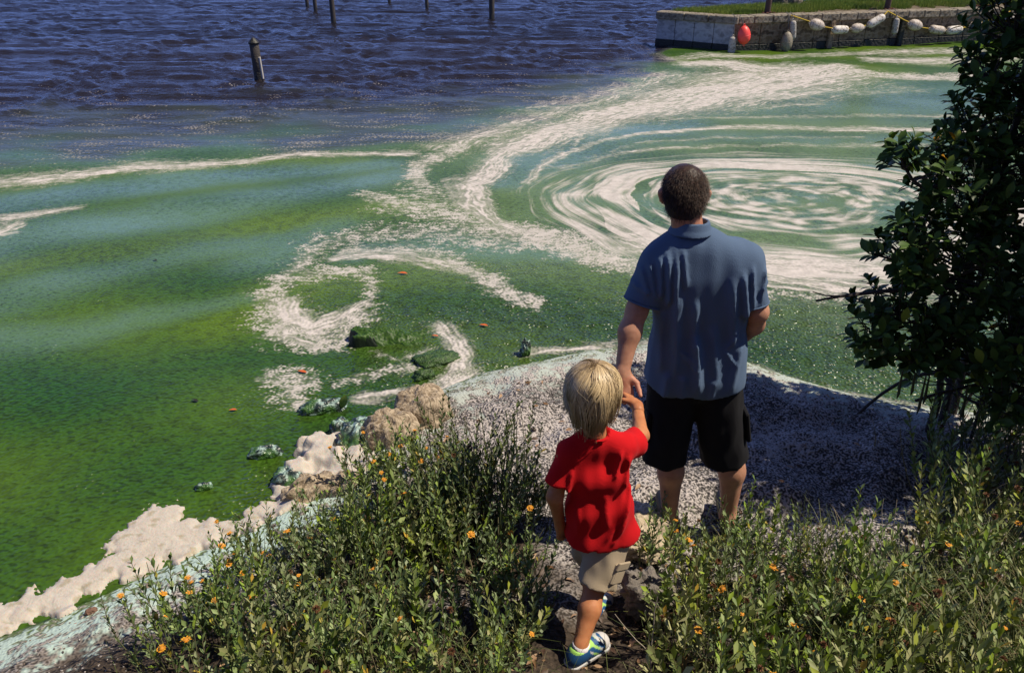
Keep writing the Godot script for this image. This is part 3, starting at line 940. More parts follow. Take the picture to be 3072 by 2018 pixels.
	s.cap(Vector3(-0.17, 1.485, 0.02), Vector3(0.012, 1.448, 0.02), 0.074, 0.080, 1.0, 0, 0.03)
	s.cap(Vector3(-0.21, 1.485, 0.02), Vector3(-0.285, 1.448, 0.02), 0.074, 0.080, 1.0, 0, 0.03)
	s.cap(Vector3(-0.235, 1.498, 0.02), Vector3(-0.145, 1.498, 0.02), 0.060, 0.060, 1.0, 0, 0.10)
	s.cap(Vector3(-0.218, 1.35, 0.005), Vector3(-0.022, 1.35, 0.005), 0.122, 0.122, 0.98, 0, 0.08)
	s.cap(Vector3(-0.208, 1.20, 0.0), Vector3(-0.012, 1.20, 0.0), 0.112, 0.112, 0.98, 0, 0.10)
	s.cap(Vector3(-0.208, 1.02, -0.005), Vector3(-0.01, 1.02, -0.005), 0.116, 0.116, 0.95, 0, 0.10)
	s.cap(Vector3(-0.212, 0.86, 0.0), Vector3(-0.005, 0.86, 0.0), 0.122, 0.128, 0.95, 0, 0.10)
	s.cap(Vector3(-0.325, 1.425, 0.02), Vector3(-0.381, 1.255, 0.055), 0.076, 0.079, 1.0, 1, 0.035)
	s.cap(Vector3(0.04, 1.425, 0.02), Vector3(0.078, 1.245, 0.05), 0.074, 0.078, 1.0, 1, 0.035)
	# folds, from the left shoulder, down the back and round the hem
	var fl := [
		[-0.335, 1.50, -0.315, 1.28, 0.010, 0.013], [-0.305, 1.52, -0.280, 1.24, 0.011, 0.015], [-0.272, 1.535, -0.236, 1.02, 0.012, 0.014], [-0.247, 1.535, -0.215, 1.34, 0.009, 0.008],
		[-0.235, 1.36, -0.226, 0.90, 0.014, 0.010], [-0.175, 1.32, -0.150, 1.02, 0.015, 0.010], [-0.152, 1.15, -0.112, 0.82, 0.018, 0.016], [-0.300, 1.25, -0.285, 0.92, 0.016, 0.009],
		[-0.040, 1.42, 0.030, 1.02, 0.016, 0.010], [0.005, 1.44, 0.062, 1.16, 0.011, 0.013], [0.045, 1.46, 0.074, 1.24, 0.009, 0.011], [-0.085, 1.20, -0.03, 0.84, 0.018, 0.009],
		[0.055, 1.10, 0.02, 0.83, 0.016, 0.010], [-0.215, 1.06, -0.140, 1.00, 0.007, 0.006], [-0.205, 1.035, -0.13, 0.965, 0.006, 0.005], [0.035, 1.15, -0.02, 1.05, 0.006, 0.005], [-0.02, 1.06, 0.04, 0.98, 0.006, 0.006],
		[-0.255, 0.96, -0.265, 0.80, 0.016, 0.011], [-0.19, 0.95, -0.185, 0.80, 0.016, 0.008], [-0.06, 0.93, -0.052, 0.80, 0.016, 0.008],
		[-0.405, 1.44, -0.365, 1.30, 0.009, 0.008], [-0.375, 1.47, -0.335, 1.28, 0.009, 0.010], [-0.44, 1.36, -0.36, 1.33, 0.008, 0.006], [0.115, 1.44, 0.10, 1.27, 0.009, 0.008], [0.15, 1.38, 0.085, 1.33, 0.008, 0.006]]
	for q in fl:
		s.folds.append([Vector2(q[0], q[1]), Vector2(q[2], q[3]), q[4], q[5], 1.0])
	s.grain = n1
	s.grain_f = 11.0
	s.grain_y = 0.22
	s.grain_h = 0.006
	s.floor_y = 0.845
	s.floor_slope = Vector3(0, 0, -0.28)
	var shirt_d := func(p: Vector3) -> float:
		var hem := 0.008 * sin(p.x * 34.0 + 1.0)
		var neck := Vector2(p.x + 0.194, (p.z - 0.012) * 0.95).length() - 0.055   # the opening of the collar
		return maxf(maxf(s.d(p), 0.82 + hem - 0.25 * maxf(absf(p.x + 0.115) - 0.10, 0.0) * -1.2 - p.y), -maxf(neck, 1.535 - p.y))
	var shirt_m := cloth(lin(0.090, 0.138, 0.225), 9.0)
	var so := part("shirt", nets(Vector3(-0.50, 0.78, -0.19), Vector3(0.22, 1.62, 0.20), 0.0085, shirt_d), shirt_m, t)
	var col := Field.new()
	var ring := func(p: Vector3) -> float:
		var rel := p - Vector3(-0.200, 1.582, 0.014)
		rel.y -= rel.z * 0.10
		var r := Vector2(rel.x, rel.z * 0.93).length()
		var lean := 0.075 - rel.y * 0.30
		return maxf(absf(r - lean) - 0.0055 - 0.003 * smoothstep(0.0, -0.02, rel.y), absf(rel.y) - 0.027)
	part("collar", nets(Vector3(-0.31, 1.53, -0.11), Vector3(-0.09, 1.63, 0.13), 0.0045, ring), shirt_m, so)
	for e in [[Vector3(-0.381, 1.255, 0.055), Vector3(-0.325, 1.425, 0.02), 0.0795], [Vector3(0.078, 1.245, 0.05), Vector3(0.04, 1.425, 0.02), 0.0785]]:
		var b := MB.new()
		var ax: Vector3 = (e[1] - e[0]).normalized()
		var s1 := ax.cross(Vector3.FORWARD).normalized()
		var s2 := s1.cross(ax)
		var pts := PackedVector3Array()
		var rad := PackedFloat32Array()
		for k in 33:
			var an := TAU * k / 32
			pts.append(e[0] + ax * 0.004 + (s1 * cos(an) + s2 * sin(an)) * float(e[2]))
			rad.append(0.0042)
		b.tube(pts, rad, 6, false)
		part("sleeve_hem", b.done(), shirt_m, so)
	# shorts
	var g := Field.new()
	g.cap(Vector3(-0.205, 0.96, 0.0), Vector3(-0.02, 0.96, 0.0), 0.105, 0.105, 1.0, 0, 0.05)
	g.cap(Vector3(-0.200, 0.86, 0.0), Vector3(-0.03, 0.86, 0.0), 0.112, 0.112, 0.95, 0, 0.06)
	g.cap(Vector3(-0.198, 0.84, 0.0), Vector3(-0.205, 0.41, 0.0), 0.116, 0.105, 1.0, 1, 0.02)
	g.cap(Vector3(-0.010, 0.84, 0.0), Vector3(0.088, 0.41, 0.0), 0.116, 0.110, 1.0, 1, 0.02)
	g.grain = n1
	g.grain_f = 11.0
	g.grain_h = 0.007
	var go := part("shorts", nets(Vector3(-0.34, 0.37, -0.16), Vector3(0.22, 1.05, 0.17), 0.011, g.d), cloth(lin(0.010, 0.010, 0.012), 9.0), t)
	for e in [-0.302, 0.156]:
		var b := MB.new()
		b.box(Vector3(e, 0.62, 0.0), Vector3(0.022, 0.16, 0.13), Basis(Vector3.BACK, 0.2 if e > 0.0 else 0.0), 0.008)
		part("pocket", b.done(), go.material_override, go)
	# dark clogs, the heels bare
	for e in 2:
		var sh := Field.new()
		var ank: Vector3 = [Vector3(-0.150, 0.0, 0.02), Vector3(0.142, 0.0, 0.02)][e]
		sh.cap(ank + Vector3(0.005, 0.035, 0.04), ank + Vector3(0.012 + 0.02 * e, 0.035, -0.18), 0.046, 0.050, 1.0, 0, 0.02)
		sh.cap(ank + Vector3(0.01, 0.06, -0.06), ank + Vector3(0.012 + 0.02 * e, 0.05, -0.15), 0.045, 0.045, 1.0, 0, 0.02)
		var clog_d := func(p: Vector3) -> float:
			var open := (p - (ank + Vector3(0.004, 0.09, 0.045))).length() - 0.052
			return maxf(maxf(sh.d(p), -open), -p.y - 0.004)
		part("shoe", nets(ank + Vector3(-0.09, -0.02, -0.26), ank + Vector3(0.11, 0.12, 0.12), 0.008, clog_d), material(lin(0.012, 0.012, 0.014), 0.6), t)
	for e in [-1.0, 1.0]:
		var eye := SphereMesh.new()
		eye.radius = 0.0125
		eye.height = 0.025
		eye.radial_segments = 12
		eye.rings = 8
		part("eye", eye, material(lin(0.6, 0.58, 0.55), 0.2), t, hc + Vector3(e * 0.032, -0.002, -0.079) * 1.04)

func build_child() -> void:
	var at := Vector3(0.28, 0.36, -2.2)
	var t := thing("person", "small child with straight blond hair in a red shirt and khaki shorts", "person", at)
	var skin := painted(0.5, 0.4)
	skin.subsurf_scatter_enabled = true
	skin.subsurf_scatter_strength = 0.08
	var tone := func(p: Vector3) -> Color:
		var v := n1.get_noise_3d(p.x * 40.0, p.y * 40.0, p.z * 40.0) * 0.04 + n1.get_noise_3d(p.x * 11.0, p.y * 11.0, p.z * 11.0) * 0.05
		return Color(0.46 + v, 0.185 + v * 0.6, 0.082 + v * 0.3)
	var hc := Vector3(0.290, 1.385, -2.42) - at
	var f := Field.new()
	head(f, hc, 0.86)
	var neck0 := Vector3(0.306, 1.17, -2.40) - at
	f.cap(neck0, hc + Vector3(0.004, -0.06, 0.012), 0.044, 0.042, 1.0, 0, 0.02)
	var shl := Vector3(0.205, 1.135, -2.385) - at
	var shr := Vector3(0.415, 1.15, -2.41) - at
	f.cap(shl, shr, 0.038, 0.038, 1.0, 0, 0.03)
	f.cap(neck0 + Vector3(0, -0.05, 0), Vector3(0.345, 0.78, -2.40) - at, 0.05, 0.05, 1.0, 0, 0.03)
	# left arm hangs, right arm reaches up to the man's hand
	var ell := Vector3(0.160, 0.975, -2.345) - at
	var wrl := Vector3(0.186, 0.805, -2.385) - at
	f.cap(shl, ell, 0.036, 0.029, 1.0, 0, 0.02)
	f.cap(ell, wrl, 0.030, 0.021, 1.0, 0, 0.02)
	hand(f, wrl, Vector3(0.12, -0.95, -0.22).normalized(), Vector3(0.75, 0.1, -0.6).normalized(), Vector3(0.55, 0.15, -0.8).normalized(), 0.72, [0.35, 0.5, 0.4])
	var elr := Vector3(0.502, 1.105, -2.555) - at
	var wrr := Vector3(0.507, 1.138, -2.715) - at
	f.cap(shr, elr, 0.036, 0.030, 1.0, 0, 0.02)
	f.cap(elr, wrr, 0.031, 0.022, 1.0, 0, 0.02)
	var hipr := Vector3(0.395, 0.76, -2.38) - at
	var kner := Vector3(0.327, 0.585, -2.30) - at
	var ankr := Vector3(0.262, 0.425, -2.135) - at
	var hipl := Vector3(0.30, 0.76, -2.41) - at
	var knel := Vector3(0.325, 0.52, -2.52) - at
	var ankl := Vector3(0.352, 0.27, -2.47) - at
	f.cap(Vector3(0.345, 0.80, -2.39) - at, Vector3(0.345, 0.76, -2.39) - at, 0.085, 0.085, 1.0, 0, 0.03)
	f.cap(hipr, kner, 0.066, 0.045, 1.0, 0, 0.03)
	f.cap(kner, kner.lerp(ankr, 0.4) + Vector3(0, 0, 0.006), 0.042, 0.043, 1.0, 0, 0.02)
	f.cap(kner.lerp(ankr, 0.4) + Vector3(0, 0, 0.006), ankr, 0.043, 0.027, 1.0, 0, 0.02)
	f.cap(ankr, ankr + Vector3(-0.004, -0.05, 0.004), 0.027, 0.026, 1.0, 0, 0.02)
	f.cap(hipl, knel, 0.066, 0.045, 1.0, 0, 0.03)
	f.cap(knel, knel.lerp(ankl, 0.4) + Vector3(0, 0, 0.008), 0.042, 0.043, 1.0, 0, 0.02)
	f.cap(knel.lerp(ankl, 0.4) + Vector3(0, 0, 0.008), ankl, 0.043, 0.027, 1.0, 0, 0.02)
	f.cap(ankl, ankl + Vector3(0.0, -0.05, 0.0), 0.027, 0.026, 1.0, 0, 0.02)
	part("body", nets(Vector3(0.06, 0.18, -2.80) - at, Vector3(0.58, 1.52, -2.06) - at, 0.0095, f.d, tone), skin, t)
	var hf := Field.new()
	hf.cap(wrr - Vector3(0, 0, -0.03), wrr, 0.024, 0.022, 1.0, 0, 0.01)
	hand(hf, wrr, Vector3(-0.42, 0.10, -0.90).normalized(), Vector3(-0.45, -0.78, 0.30).normalized(), Vector3(-0.75, 0.55, 0.36).normalized(), 0.78, [0.5, 0.9, 0.8])
	part("hand", nets(wrr - Vector3(0.11, 0.10, 0.13), wrr + Vector3(0.06, 0.08, 0.05), 0.0036, hf.d, tone), skin, t)
	# hair: an under-shell and long straight strands from the crown
	var hm := painted(0.38, 0.5)
	var crown := hc + Vector3(0.004, 0.098, 0.022)
	var h := Field.new()
	h.cap(hc + Vector3(0, 0.016, 0.014), hc + Vector3(0, 0.018, -0.028), 0.084, 0.078, 1.0, 0, 0.03)
	h.cap(hc + Vector3(0.0, -0.03, 0.012), hc + Vector3(0.0, -0.090, 0.016), 0.080, 0.060, 1.0, 0, 0.03)
	var shell_d := func(p: Vector3) -> float:
		var z := p.z - hc.z
		var line := hc.y - 0.118 + 0.135 * smoothstep(0.01, -0.07, z)
		return maxf(h.d(p), line - p.y)
	var hc_col := func(p: Vector3) -> Color:
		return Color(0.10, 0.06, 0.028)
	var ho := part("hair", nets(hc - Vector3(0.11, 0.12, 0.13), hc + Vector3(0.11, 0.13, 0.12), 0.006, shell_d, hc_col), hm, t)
	var b := MB.new()
	var hr := RandomNumberGenerator.new()
	hr.seed = 9
	for lock in 150:
		var an0 := hr.randf() * TAU
		var reach0 := 0.86 + hr.randf() * 0.22 if lock % 4 else 0.55 + hr.randf() * 0.35
		var drift0 := hr.randfn() * 0.36 + n1.get_noise_2d(cos(an0) * 2.0, sin(an0) * 2.0) * 0.5
		var deep := hr.randf()
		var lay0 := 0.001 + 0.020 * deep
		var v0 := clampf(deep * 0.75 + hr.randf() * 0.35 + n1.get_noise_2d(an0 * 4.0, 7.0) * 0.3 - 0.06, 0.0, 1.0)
		var wavy := hr.randfn() * 0.14
		var flick := hr.randf_range(-0.8, 2.4)
		for k in 17:
			var an := an0 + hr.randfn() * 0.07
			var reach := reach0 * (1.0 + hr.randfn() * 0.035)
			var front := clampf(-sin(an), 0.0, 1.0)          # the fringe is shorter
			var out := Vector3(cos(an), 0, sin(an))
			var lay := lay0 + 0.003 * hr.randf()
			var pts := PackedVector3Array()
			var drift := drift0 + hr.randfn() * 0.05
			var top := hr.randf() * 0.30
			var n := 10
			for j in n:
				var u := top + (1.0 - top) * float(j) / (n - 1)
				var phi := u * lerpf(2.35, 1.35, front) * reach
				var gather := 1.0 - 0.45 * u * u                # strands of a lock draw together at the tip
				var a2 := an0 + (an - an0) * gather * 2.0 + drift * u * u
				a2 += wavy * sin(u * 7.0 + lock) * u
				var o2 := Vector3(cos(a2), 0, sin(a2))
				var rx := 0.079 + lay
				var p := hc + Vector3(0.004 * (1.0 - u), 0.022, 0.004)
				if phi < PI * 0.5:
					p += Vector3(o2.x * rx * sin(phi), (0.081 + lay) * cos(phi), o2.z * (rx + 0.012) * sin(phi))
				else:
					var down := (phi - PI * 0.5) * 0.158
					var tuck := 1.0 - 0.30 * smoothstep(0.05, 0.18, down) + flick * 0.04 * smoothstep(0.11, 0.18, down)
					p += Vector3(o2.x * rx * tuck, -down, o2.z * (rx + 0.012) * tuck)
				p += out * (0.006 * wavy * 7.0 * sin(u * 5.0 + lock * 1.7) * u)
				pts.append(p)
			var v := clampf(v0 + hr.randfn() * 0.12, 0.0, 1.0)
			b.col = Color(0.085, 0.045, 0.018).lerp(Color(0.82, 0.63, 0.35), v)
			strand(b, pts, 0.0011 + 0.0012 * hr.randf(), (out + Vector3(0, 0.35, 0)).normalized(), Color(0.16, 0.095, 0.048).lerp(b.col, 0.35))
	for k in 90:   # loose single hairs
		var an := hr.randf() * TAU
		var pts := PackedVector3Array()
		var th0 := hr.randf_range(0.2, 1.5)
		for j in 6:
			var u := j / 5.0
			var phi := th0 + u * 0.9
			var a2 := an + u * hr.randf_range(-0.4, 0.4)
			var rad := 0.098 + 0.016 * u * hr.randf()
			pts.append(hc + Vector3(cos(a2) * rad * sin(phi), 0.022 + rad * cos(phi), sin(a2) * (rad + 0.01) * sin(phi)))
		b.col = Color(0.75, 0.58, 0.34)
		strand(b, pts, 0.0007, Vector3(cos(an), 0.3, sin(an)).normalized())
	for k in 26:   # a lock that the wind has lifted
		var pts := PackedVector3Array()
		var o := Vector3(hr.randfn() * 0.010 - 0.012, -0.004, hr.randfn() * 0.008)
		var bend := 0.016 + hr.randfn() * 0.010
		for j in 6:
			var u := j / 5.0
			pts.append(crown + o + Vector3(-0.012 * u + bend * u * u, 0.055 * u + 0.008 * hr.randf() * u, 0.012 * u * u))
		b.col = Color(0.55, 0.40, 0.20)
		strand(b, pts, 0.0011, Vector3(0, 0.2, 1).normalized())
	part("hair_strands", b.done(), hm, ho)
	# red shirt
	var s := Field.new()
	s.zmid = -2.39 - at.z
	s.cap(Vector3(0.215, 1.150, -2.39) - at, Vector3(0.412, 1.163, -2.405) - at, 0.049, 0.049, 1.0, 0, 0.03)
	s.cap(Vector3(0.285, 1.203, -2.40) - at, Vector3(0.33, 1.206, -2.40) - at, 0.043, 0.043, 1.0, 0, 0.06)
	s.cap(Vector3(0.27, 1.04, -2.385) - at, Vector3(0.365, 1.045, -2.395) - at, 0.076, 0.076, 1.0, 0, 0.06)
	s.cap(Vector3(0.28, 0.90, -2.375) - at, Vector3(0.39, 0.90, -2.39) - at, 0.080, 0.080, 1.0, 0, 0.07)
	s.cap(Vector3(0.300, 0.76, -2.375) - at, Vector3(0.405, 0.76, -2.39) - at, 0.096, 0.096, 1.0, 0, 0.07)
	s.cap(Vector3(0.215, 1.13, -2.39) - at, Vector3(0.176, 1.025, -2.36) - at, 0.050, 0.056, 1.0, 1, 0.025)
	s.cap(Vector3(0.41, 1.145, -2.41) - at, Vector3(0.474, 1.112, -2.505) - at, 0.052, 0.056, 1.0, 1, 0.025)
	for q in [[0.40, 1.19, 0.375, 1.06, 0.008, 0.007], [0.43, 1.17, 0.42, 1.0, 0.012, 0.010], [0.46, 1.05, 0.40, 0.80, 0.012, 0.009], [0.46, 0.98, 0.34, 0.78, 0.010, 0.007], [0.44, 0.90, 0.37, 0.77, 0.010, 0.006], [0.24, 1.0, 0.25, 0.80, 0.012, 0.006], [0.22, 1.12, 0.20, 0.98, 0.009, 0.006], [0.34, 1.02, 0.36, 0.84, 0.014, 0.005]]:
		s.folds.append([Vector2(q[0] - at.x, q[1] - at.y), Vector2(q[2] - at.x, q[3] - at.y), q[4], q[5], 1.0])
	s.grain = n1
	s.grain_f = 14.0
	s.grain_y = 0.28
	s.grain_h = 0.0055
	var shirt_d := func(p: Vector3) -> float:
		var neck := Vector2(p.x - neck0.x, p.z - neck0.z).length() - 0.047
		var hem := 0.775 - at.y - 0.05 * (p.z - s.zmid) / 0.09 * 0.35 + 0.02 * (p.x - 0.06) + 0.004 * sin(p.x * 60.0)
		return maxf(maxf(s.d(p), hem - p.y), -maxf(neck, 1.218 - at.y + (p.z - s.zmid) * -0.2 - p.y))
	var red := cloth(lin(0.52, 0.008, 0.012), 11.0)
	var so := part("shirt", nets(Vector3(0.09, 0.71, -2.58) - at, Vector3(0.56, 1.24, -2.25) - at, 0.0065, shirt_d), red, t)
	var ring := MB.new()
	var pts := PackedVector3Array()
	var rad := PackedFloat32Array()
	for k in 29:
		var an := TAU * k / 28
		pts.append(neck0 + Vector3(cos(an) * 0.049, 0.058 - sin(an) * 0.006, sin(an) * 0.049))
		rad.append(0.0065)
	ring.tube(pts, rad, 8, false)
	part("neckband", ring.done(), red, so)
	var tagm := MB.new()
	tagm.box(neck0 + Vector3(0.012, 0.050, 0.054), Vector3(0.016, 0.022, 0.004), Basis(Vector3.RIGHT, 0.25), 0.001)
	part("label_tag", tagm.done(), red, so)
	# khaki shorts with cargo pockets
	var g := Field.new()
	g.cap(Vector3(0.31, 0.79, -2.385) - at, Vector3(0.395, 0.79, -2.385) - at, 0.076, 0.076, 1.0, 0, 0.03)
	g.cap(hipr + Vector3(-0.008, -0.02, 0), kner + Vector3(0.003, -0.004, 0.006), 0.082, 0.078, 1.0, 1, 0.02)
	g.cap(hipl + Vector3(0.01, -0.02, 0), knel.lerp(hipl, 0.12), 0.080, 0.076, 1.0, 1, 0.02)
	g.grain = n1
	g.grain_f = 14.0
	g.grain_h = 0.007
	var kh := cloth(lin(0.37, 0.30, 0.21), 10.0)
	var go := part("shorts", nets(Vector3(0.18, 0.48, -2.64) - at, Vector3(0.53, 0.90, -2.20) - at, 0.0065, g.d), kh, t)
	var axis := (kner - hipr).normalized()
	var pb := Basis(Vector3(0.80, 0.10, 0.60).cross(axis).normalized(), -axis, Vector3(0.80, 0.10, 0.60).normalized()).orthonormalized()
	var pk := MB.new()
	var pc := hipr.lerp(kner, 0.62) + pb.z * 0.074
	pk.box(pc, Vector3(0.085, 0.085, 0.020), pb, 0.007)
	part("pocket", pk.done(), kh, go)
	var fl := MB.new()
	fl.box(pc + pb.y * 0.035 + pb.z * 0.010, Vector3(0.094, 0.034, 0.010), Basis(pb.x, 0.10) * pb, 0.004)
	part("pocket_flap", fl.done(), kh, go)
	# socks and running shoes
	for e in 2:
		var ank: Vector3 = [ankr, ankl][e]
		var sock := MB.new()
		sock.tube(PackedVector3Array([ank + Vector3(0.003, 0.012, 0), ank + Vector3(0.0, -0.01, 0.001), ank + Vector3(-0.002, -0.04, 0.003)]), PackedFloat32Array([0.0335, 0.033, 0.034]), 14)
		part("sock", sock.done(), cloth(lin(0.72, 0.70, 0.72), 14.0), t)
		var toe := Vector3(0.80, 0, -0.60) if e == 0 else Vector3(0.55, 0, -0.83)
		var sole := ank + Vector3(0, -0.075, 0)
		var sf := Field.new()
		sf.cap(sole + Vector3(0, 0.030, 0) - toe * 0.030, sole + Vector3(0, 0.024, 0) + toe * 0.105, 0.036, 0.038, 1.0, 0, 0.02)
		sf.cap(sole + Vector3(0, 0.055, 0) - toe * 0.012, sole + Vector3(0, 0.042, 0) + toe * 0.075, 0.036, 0.030, 1.0, 0, 0.02)
		var side := Vector3(-toe.z, 0, toe.x)
		var shoe_c := func(p: Vector3) -> Color:
			var q := p - sole
			var u := q.dot(toe)
			var v := q.dot(side)
			if q.y > 0.072 - absf(v) * 0.1 and u < 0.05:
				return Color(0.33, 0.62, 0.12)
			if u > 0.10:
				return Color(0.55, 0.53, 0.52)
			if u > 0.02 and sin((u * 0.8 + q.y * 0.9) * 210.0) > 0.35:
				return Color(0.50, 0.52, 0.50) if sin(u * 90.0) > 0.0 else Color(0.36, 0.62, 0.16)
			return Color(0.015, 0.075, 0.21)
		var shoe_d := func(p: Vector3) -> float:
			var q := p - sole
			var hole := (q - Vector3(0, 0.10, 0) + toe * 0.0).length() - 0.040
			return maxf(maxf(sf.d(p), -hole), 0.012 - q.y)
		var sh := part("shoe", nets(sole - Vector3(0.13, 0.02, 0.16), sole + Vector3(0.16, 0.11, 0.10), 0.005, shoe_d, shoe_c), painted(0.6), t)
		var ob := Field.new()
		ob.cap(sole + Vector3(0, 0.006, 0) - toe * 0.034, sole + Vector3(0, 0.006, 0) + toe * 0.108, 0.037, 0.040, 1.0, 0, 0.02)
		var sole_d := func(p: Vector3) -> float:
			return maxf(ob.d(p), absf(p.y - sole.y - 0.004) - 0.010)
		part("sole", nets(sole - Vector3(0.13, 0.02, 0.16), sole + Vector3(0.16, 0.05, 0.10), 0.005, sole_d), material(lin(0.5, 0.5, 0.5), 0.7), sh)
	for e in [-1.0, 1.0]:
		var eye := SphereMesh.new()
		eye.radius = 0.012
		eye.height = 0.024
		eye.radial_segments = 12
		eye.rings = 8
		part("eye", eye, material(lin(0.6, 0.58, 0.55), 0.2), t, hc + Vector3(e * 0.032, -0.002, -0.079) * 0.90)

# ------------------------------------------------------------------ rocks, foam, driftwood
func rock_mesh(size: Vector3, seed_: int, rough: float, pit: float, tint: Callable, rings := 26) -> ArrayMesh:
	var b := MB.new()
	var seg := rings * 2
	var o := Vector3(seed_ * 13.7, seed_ * 5.1, 0)
	for j in rings + 1:
		var th := PI * j / rings
		for k in seg + 1:
			var ph := TAU * (k % seg) / seg
			var d := Vector3(sin(th) * cos(ph), cos(th), sin(th) * sin(ph))
			var box := pow(pow(absf(d.x), 3.2) + pow(absf(d.y), 3.2) + pow(absf(d.z), 3.2), -1.0 / 3.2)
			var q := d * 1.4 + o
			var r := 1.0 + rough * (n1.get_noise_3dv(q) * 0.9 + n1.get_noise_3dv(q * 2.3) * 0.45)
			var fine := n1.get_noise_3dv(d * 13.0 + o)
			var hole := smoothstep(-0.72, -0.98, nc.get_noise_3dv(d * 9.0 + o))
			fine -= hole * 0.6
			r = r * lerpf(1.0, box, 0.75) + pit * (fine * 0.35 + 0.30 * n1.get_noise_3dv(d * 30.0 + o) - 0.8 * hole)
			# flats, as on broken stone
			var fl := absf(n1.get_noise_3dv(q * 1.1 + Vector3(50, 0, 0)))
			r *= 1.0 - 0.15 * fl * rough
			var p := Vector3(d.x * size.x, d.y * size.y, d.z * size.z) * r
			b.col = tint.call(p, fine)
			b.vert(p)
	var w := seg + 1
	for j in rings:
		for k in seg:
			var a := j * w + k
			b.quad(a, a + 1, a + w + 1, a + w)
	# one seam, one normal: weld by sharing the first column
	for n in b.i.size():
		var id := b.i[n]
		if id % w == seg:
			b.i[n] = id - seg
	return b.done()

var pit_tex: ImageTexture
func rock(called: String, label: String, at: Vector3, size: Vector3, seed_: int, tint: Callable, rough := 0.35, pit := 0.10, turn := 0.0, rm := 0.9, group := "", rings := 26) -> MeshInstance3D:
	var m := painted(rm)
	relief(m, pit_tex, 0.9, 3.0, false)
	var o := part(called, rock_mesh(size, seed_, rough, pit, tint, rings), m, self, at)
	o.rotation.y = turn
	tag(o, label, "rock", group)
	return o

